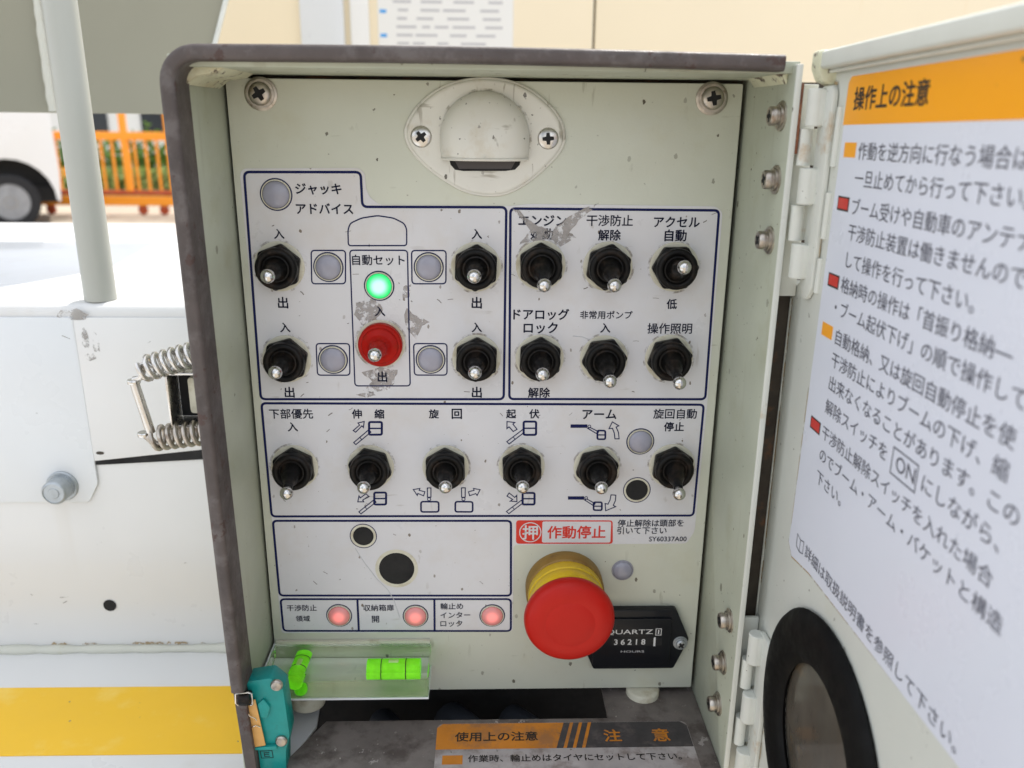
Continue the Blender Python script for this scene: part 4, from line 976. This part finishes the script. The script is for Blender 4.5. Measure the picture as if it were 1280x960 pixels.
for k in range(10):
    y = 192 - k * 14.5; x = -58 + random.uniform(0, 12)
    while x < 135:
        L_ = random.uniform(14, 48); g = G(); g.box(x, min(x + L_, 150), y - 2.2, y + 2.2, -1298.7, -1298.5); g.build('printed_line', M['gprint'], NT, smooth=0); x += L_ + random.uniform(5, 30)

# ------------------------------------------------------------------ yard beyond: parked truck, railing, hedge
TK = tag(empty('parked_truck', (-5320, -1400, -10860)), 'white truck parked beyond the yard, its front wheel at the left edge', 'truck')
zc = -10860
g = G()
arch = [(-5960 + 520 * math.cos(math.radians(t)), -1050 + 520 * math.sin(math.radians(t))) for t in range(180, -1, -15)]
body = [(-9500, -1000), (-6480, -1000)] + arch + [(-5400, -1080), (-5370, -700), (-5390, 100), (-5480, 1100), (-9500, 1250)]
g.prism(body, zc - 2000, zc - 0); g.build('cab_body', M['truckw'], TK, bevel=40, seg=3)
g = G(); g.prism([(-6900, 250), (-5650, 250), (-5750, 950), (-6900, 950)], zc + 2, zc + 12); g.build('side_window', M['glassdark'], TK)
g = G(); g.box(-9400, -5400, -1100, -900, zc - 1900, zc - 300); g.build('chassis', M['tyre'], TK)
g = G(); g.box(-6500, -5400, -1080, -500, zc - 420, zc - 380); g.build('wheel_well', M['tyre'], TK)
wl = empty('wheel', (-5965, -1062, zc - 60), TK)
wl.scale = (.9, .9, .9)
g = G(); g.lathe([(240, -120), (350, -120), (378, -90), (378, 30), (350, 60), (245, 62)], n=40, close=False); g.build('tyre', M['tyre'], wl, world=False)
g = G(); g.lathe([(246, 55), (235, 30), (170, -40), (150, -42), (110, 30), (95, 48), (.5, 52)], n=40); g.build('rim', M['rimgrey'], wl, world=False)
g = G(); g.box(-5330, -5262, -760, -640, zc + 1, zc + 20); g.build('side_lamp', M['railing'], TK)
TK.rotation_euler = (0, 0, math.radians(27))
for k in range(10):
    t = math.radians(36 * k + 8); q = G(); q.lathe([(24, 0), (24, 4)], c=(190 * math.cos(t), 190 * math.sin(t), -36), n=12); q.build('rim_hole', M['hole'], wl, world=False)
for k in range(8):
    t = math.radians(45 * k); q = G(); q.lathe([(13, 0), (13, 26), (8, 32)], c=(78 * math.cos(t), 78 * math.sin(t), 46), n=6); q.build('wheel_nut', M['dirtysteel'], wl, world=False)
wl2 = empty('wheel', (-9000, -1022, zc - 60), TK)
for q in list(wl.children): c = q.copy(); COL.objects.link(c); c.parent = wl2

RL = tag(empty('orange_railing', (-5200, -1400, -12300)), 'orange steel railing frame on casters standing in the yard', 'railing')
zr = -12350
def bar(n_, x0, x1, y0, y1, m_, d=70): g = G(); g.box(x0, x1, y0, y1, zr - d / 2, zr + d / 2); return g.build(n_, M[m_], RL, bevel=8, seg=1)
bar('top_rail', -6500, -3400, -340, -225, 'railing', 90)
bar('mid_rail', -6500, -3400, -1110, -1050, 'railred')
bar('bottom_rail', -6500, -3400, -1265, -1130, 'railing', 110)
x = -6440; k = 0
while x < -3420:
    wd = 34 if k % 4 else 92
    bar('upright' if k % 4 == 0 else 'rail_bar', x, x + wd, -1060, (-225 if k % 4 else 120), 'railing', 36 if k % 4 else 80); x += 160; k += 1
bar('upper_bar', -6500, -3400, 60, 110, 'railing', 50)
for xx in (-6300, -4960, -4650, -3600):
    g = G(); g.lathe([(60, -25), (68, -18), (68, 18), (60, 25)], c=(xx, -1332, zr), n=20); g.build('caster', M['railred'], RL)
    g = G(); g.box(xx - 45, xx + 45, -1300, -1262, zr - 45, zr + 45); g.build('caster_fork', M['railred'], RL)
# hedge as a mass of leaves
g = G(); rr_ = random.Random(3)
for i in range(9000):
    x = rr_.uniform(-8600, -2600); y = -1400 + abs(rr_.gauss(0, .5)) * 900; 
    if y > -250 and rr_.random() < .8: y = rr_.uniform(-1400, -400)
    z = -16200 + rr_.uniform(-500, 500); s_ = rr_.uniform(40, 95)
    d1 = Vector((rr_.uniform(-1, 1), rr_.uniform(-1, 1), rr_.uniform(-1, 1))).normalized() * s_; d2 = d1.orthogonal().normalized() * s_ * .6
    c = Vector((x, y, z)); g.add([c - d1, c + d2, c + d1, c - d2], [(0, 1, 2, 3)])
tag(g.build('hedge', M['leafa'], None, org=(-5200, -1400, -16200), smooth=0), 'loose green hedge growing behind the orange railing', 'hedge', kind='stuff')
g = G()
for i in range(5000):
    x = rr_.uniform(-8600, -2600); y = rr_.uniform(-1400, -900); z = -15400 + rr_.uniform(-300, 300); s_ = rr_.uniform(40, 90)
    d1 = Vector((rr_.uniform(-1, 1), rr_.uniform(-1, 1), rr_.uniform(-1, 1))).normalized() * s_; d2 = d1.orthogonal().normalized() * s_ * .6
    c = Vector((x, y, z)); g.add([c - d1, c + d2, c + d1, c - d2], [(0, 1, 2, 3)])
tag(g.build('grass', M['leafb'], None, org=(-5200, -1400, -15400), smooth=0), kind='stuff')
# pale shed behind the hedge
SHD = tag(empty('shed', (-5500, -1400, -21000)), 'pale low shed seen through the orange railing', 'shed')
g = G(); g.box(-12000, -3600, -1400, 500, -24000, -21000); g.build('wall', M['paper'], SHD)
g = G(); g.prism([(-12200, 480), (-3400, 480), (-3400, 620), (-12200, 620)], -24200, -20800); g.build('roof', M['dgrey'], SHD)
for k in range(5):
    g = G(); g.box(-11200 + k * 1500, -10500 + k * 1500, -500, 150, -20999, -20960); g.build('window', M['glassdark'], SHD)
for q in (wash, grm): bpy.data.objects.remove(q)
for tr_ in proto.values():
    for q in tr_: bpy.data.objects.remove(q)
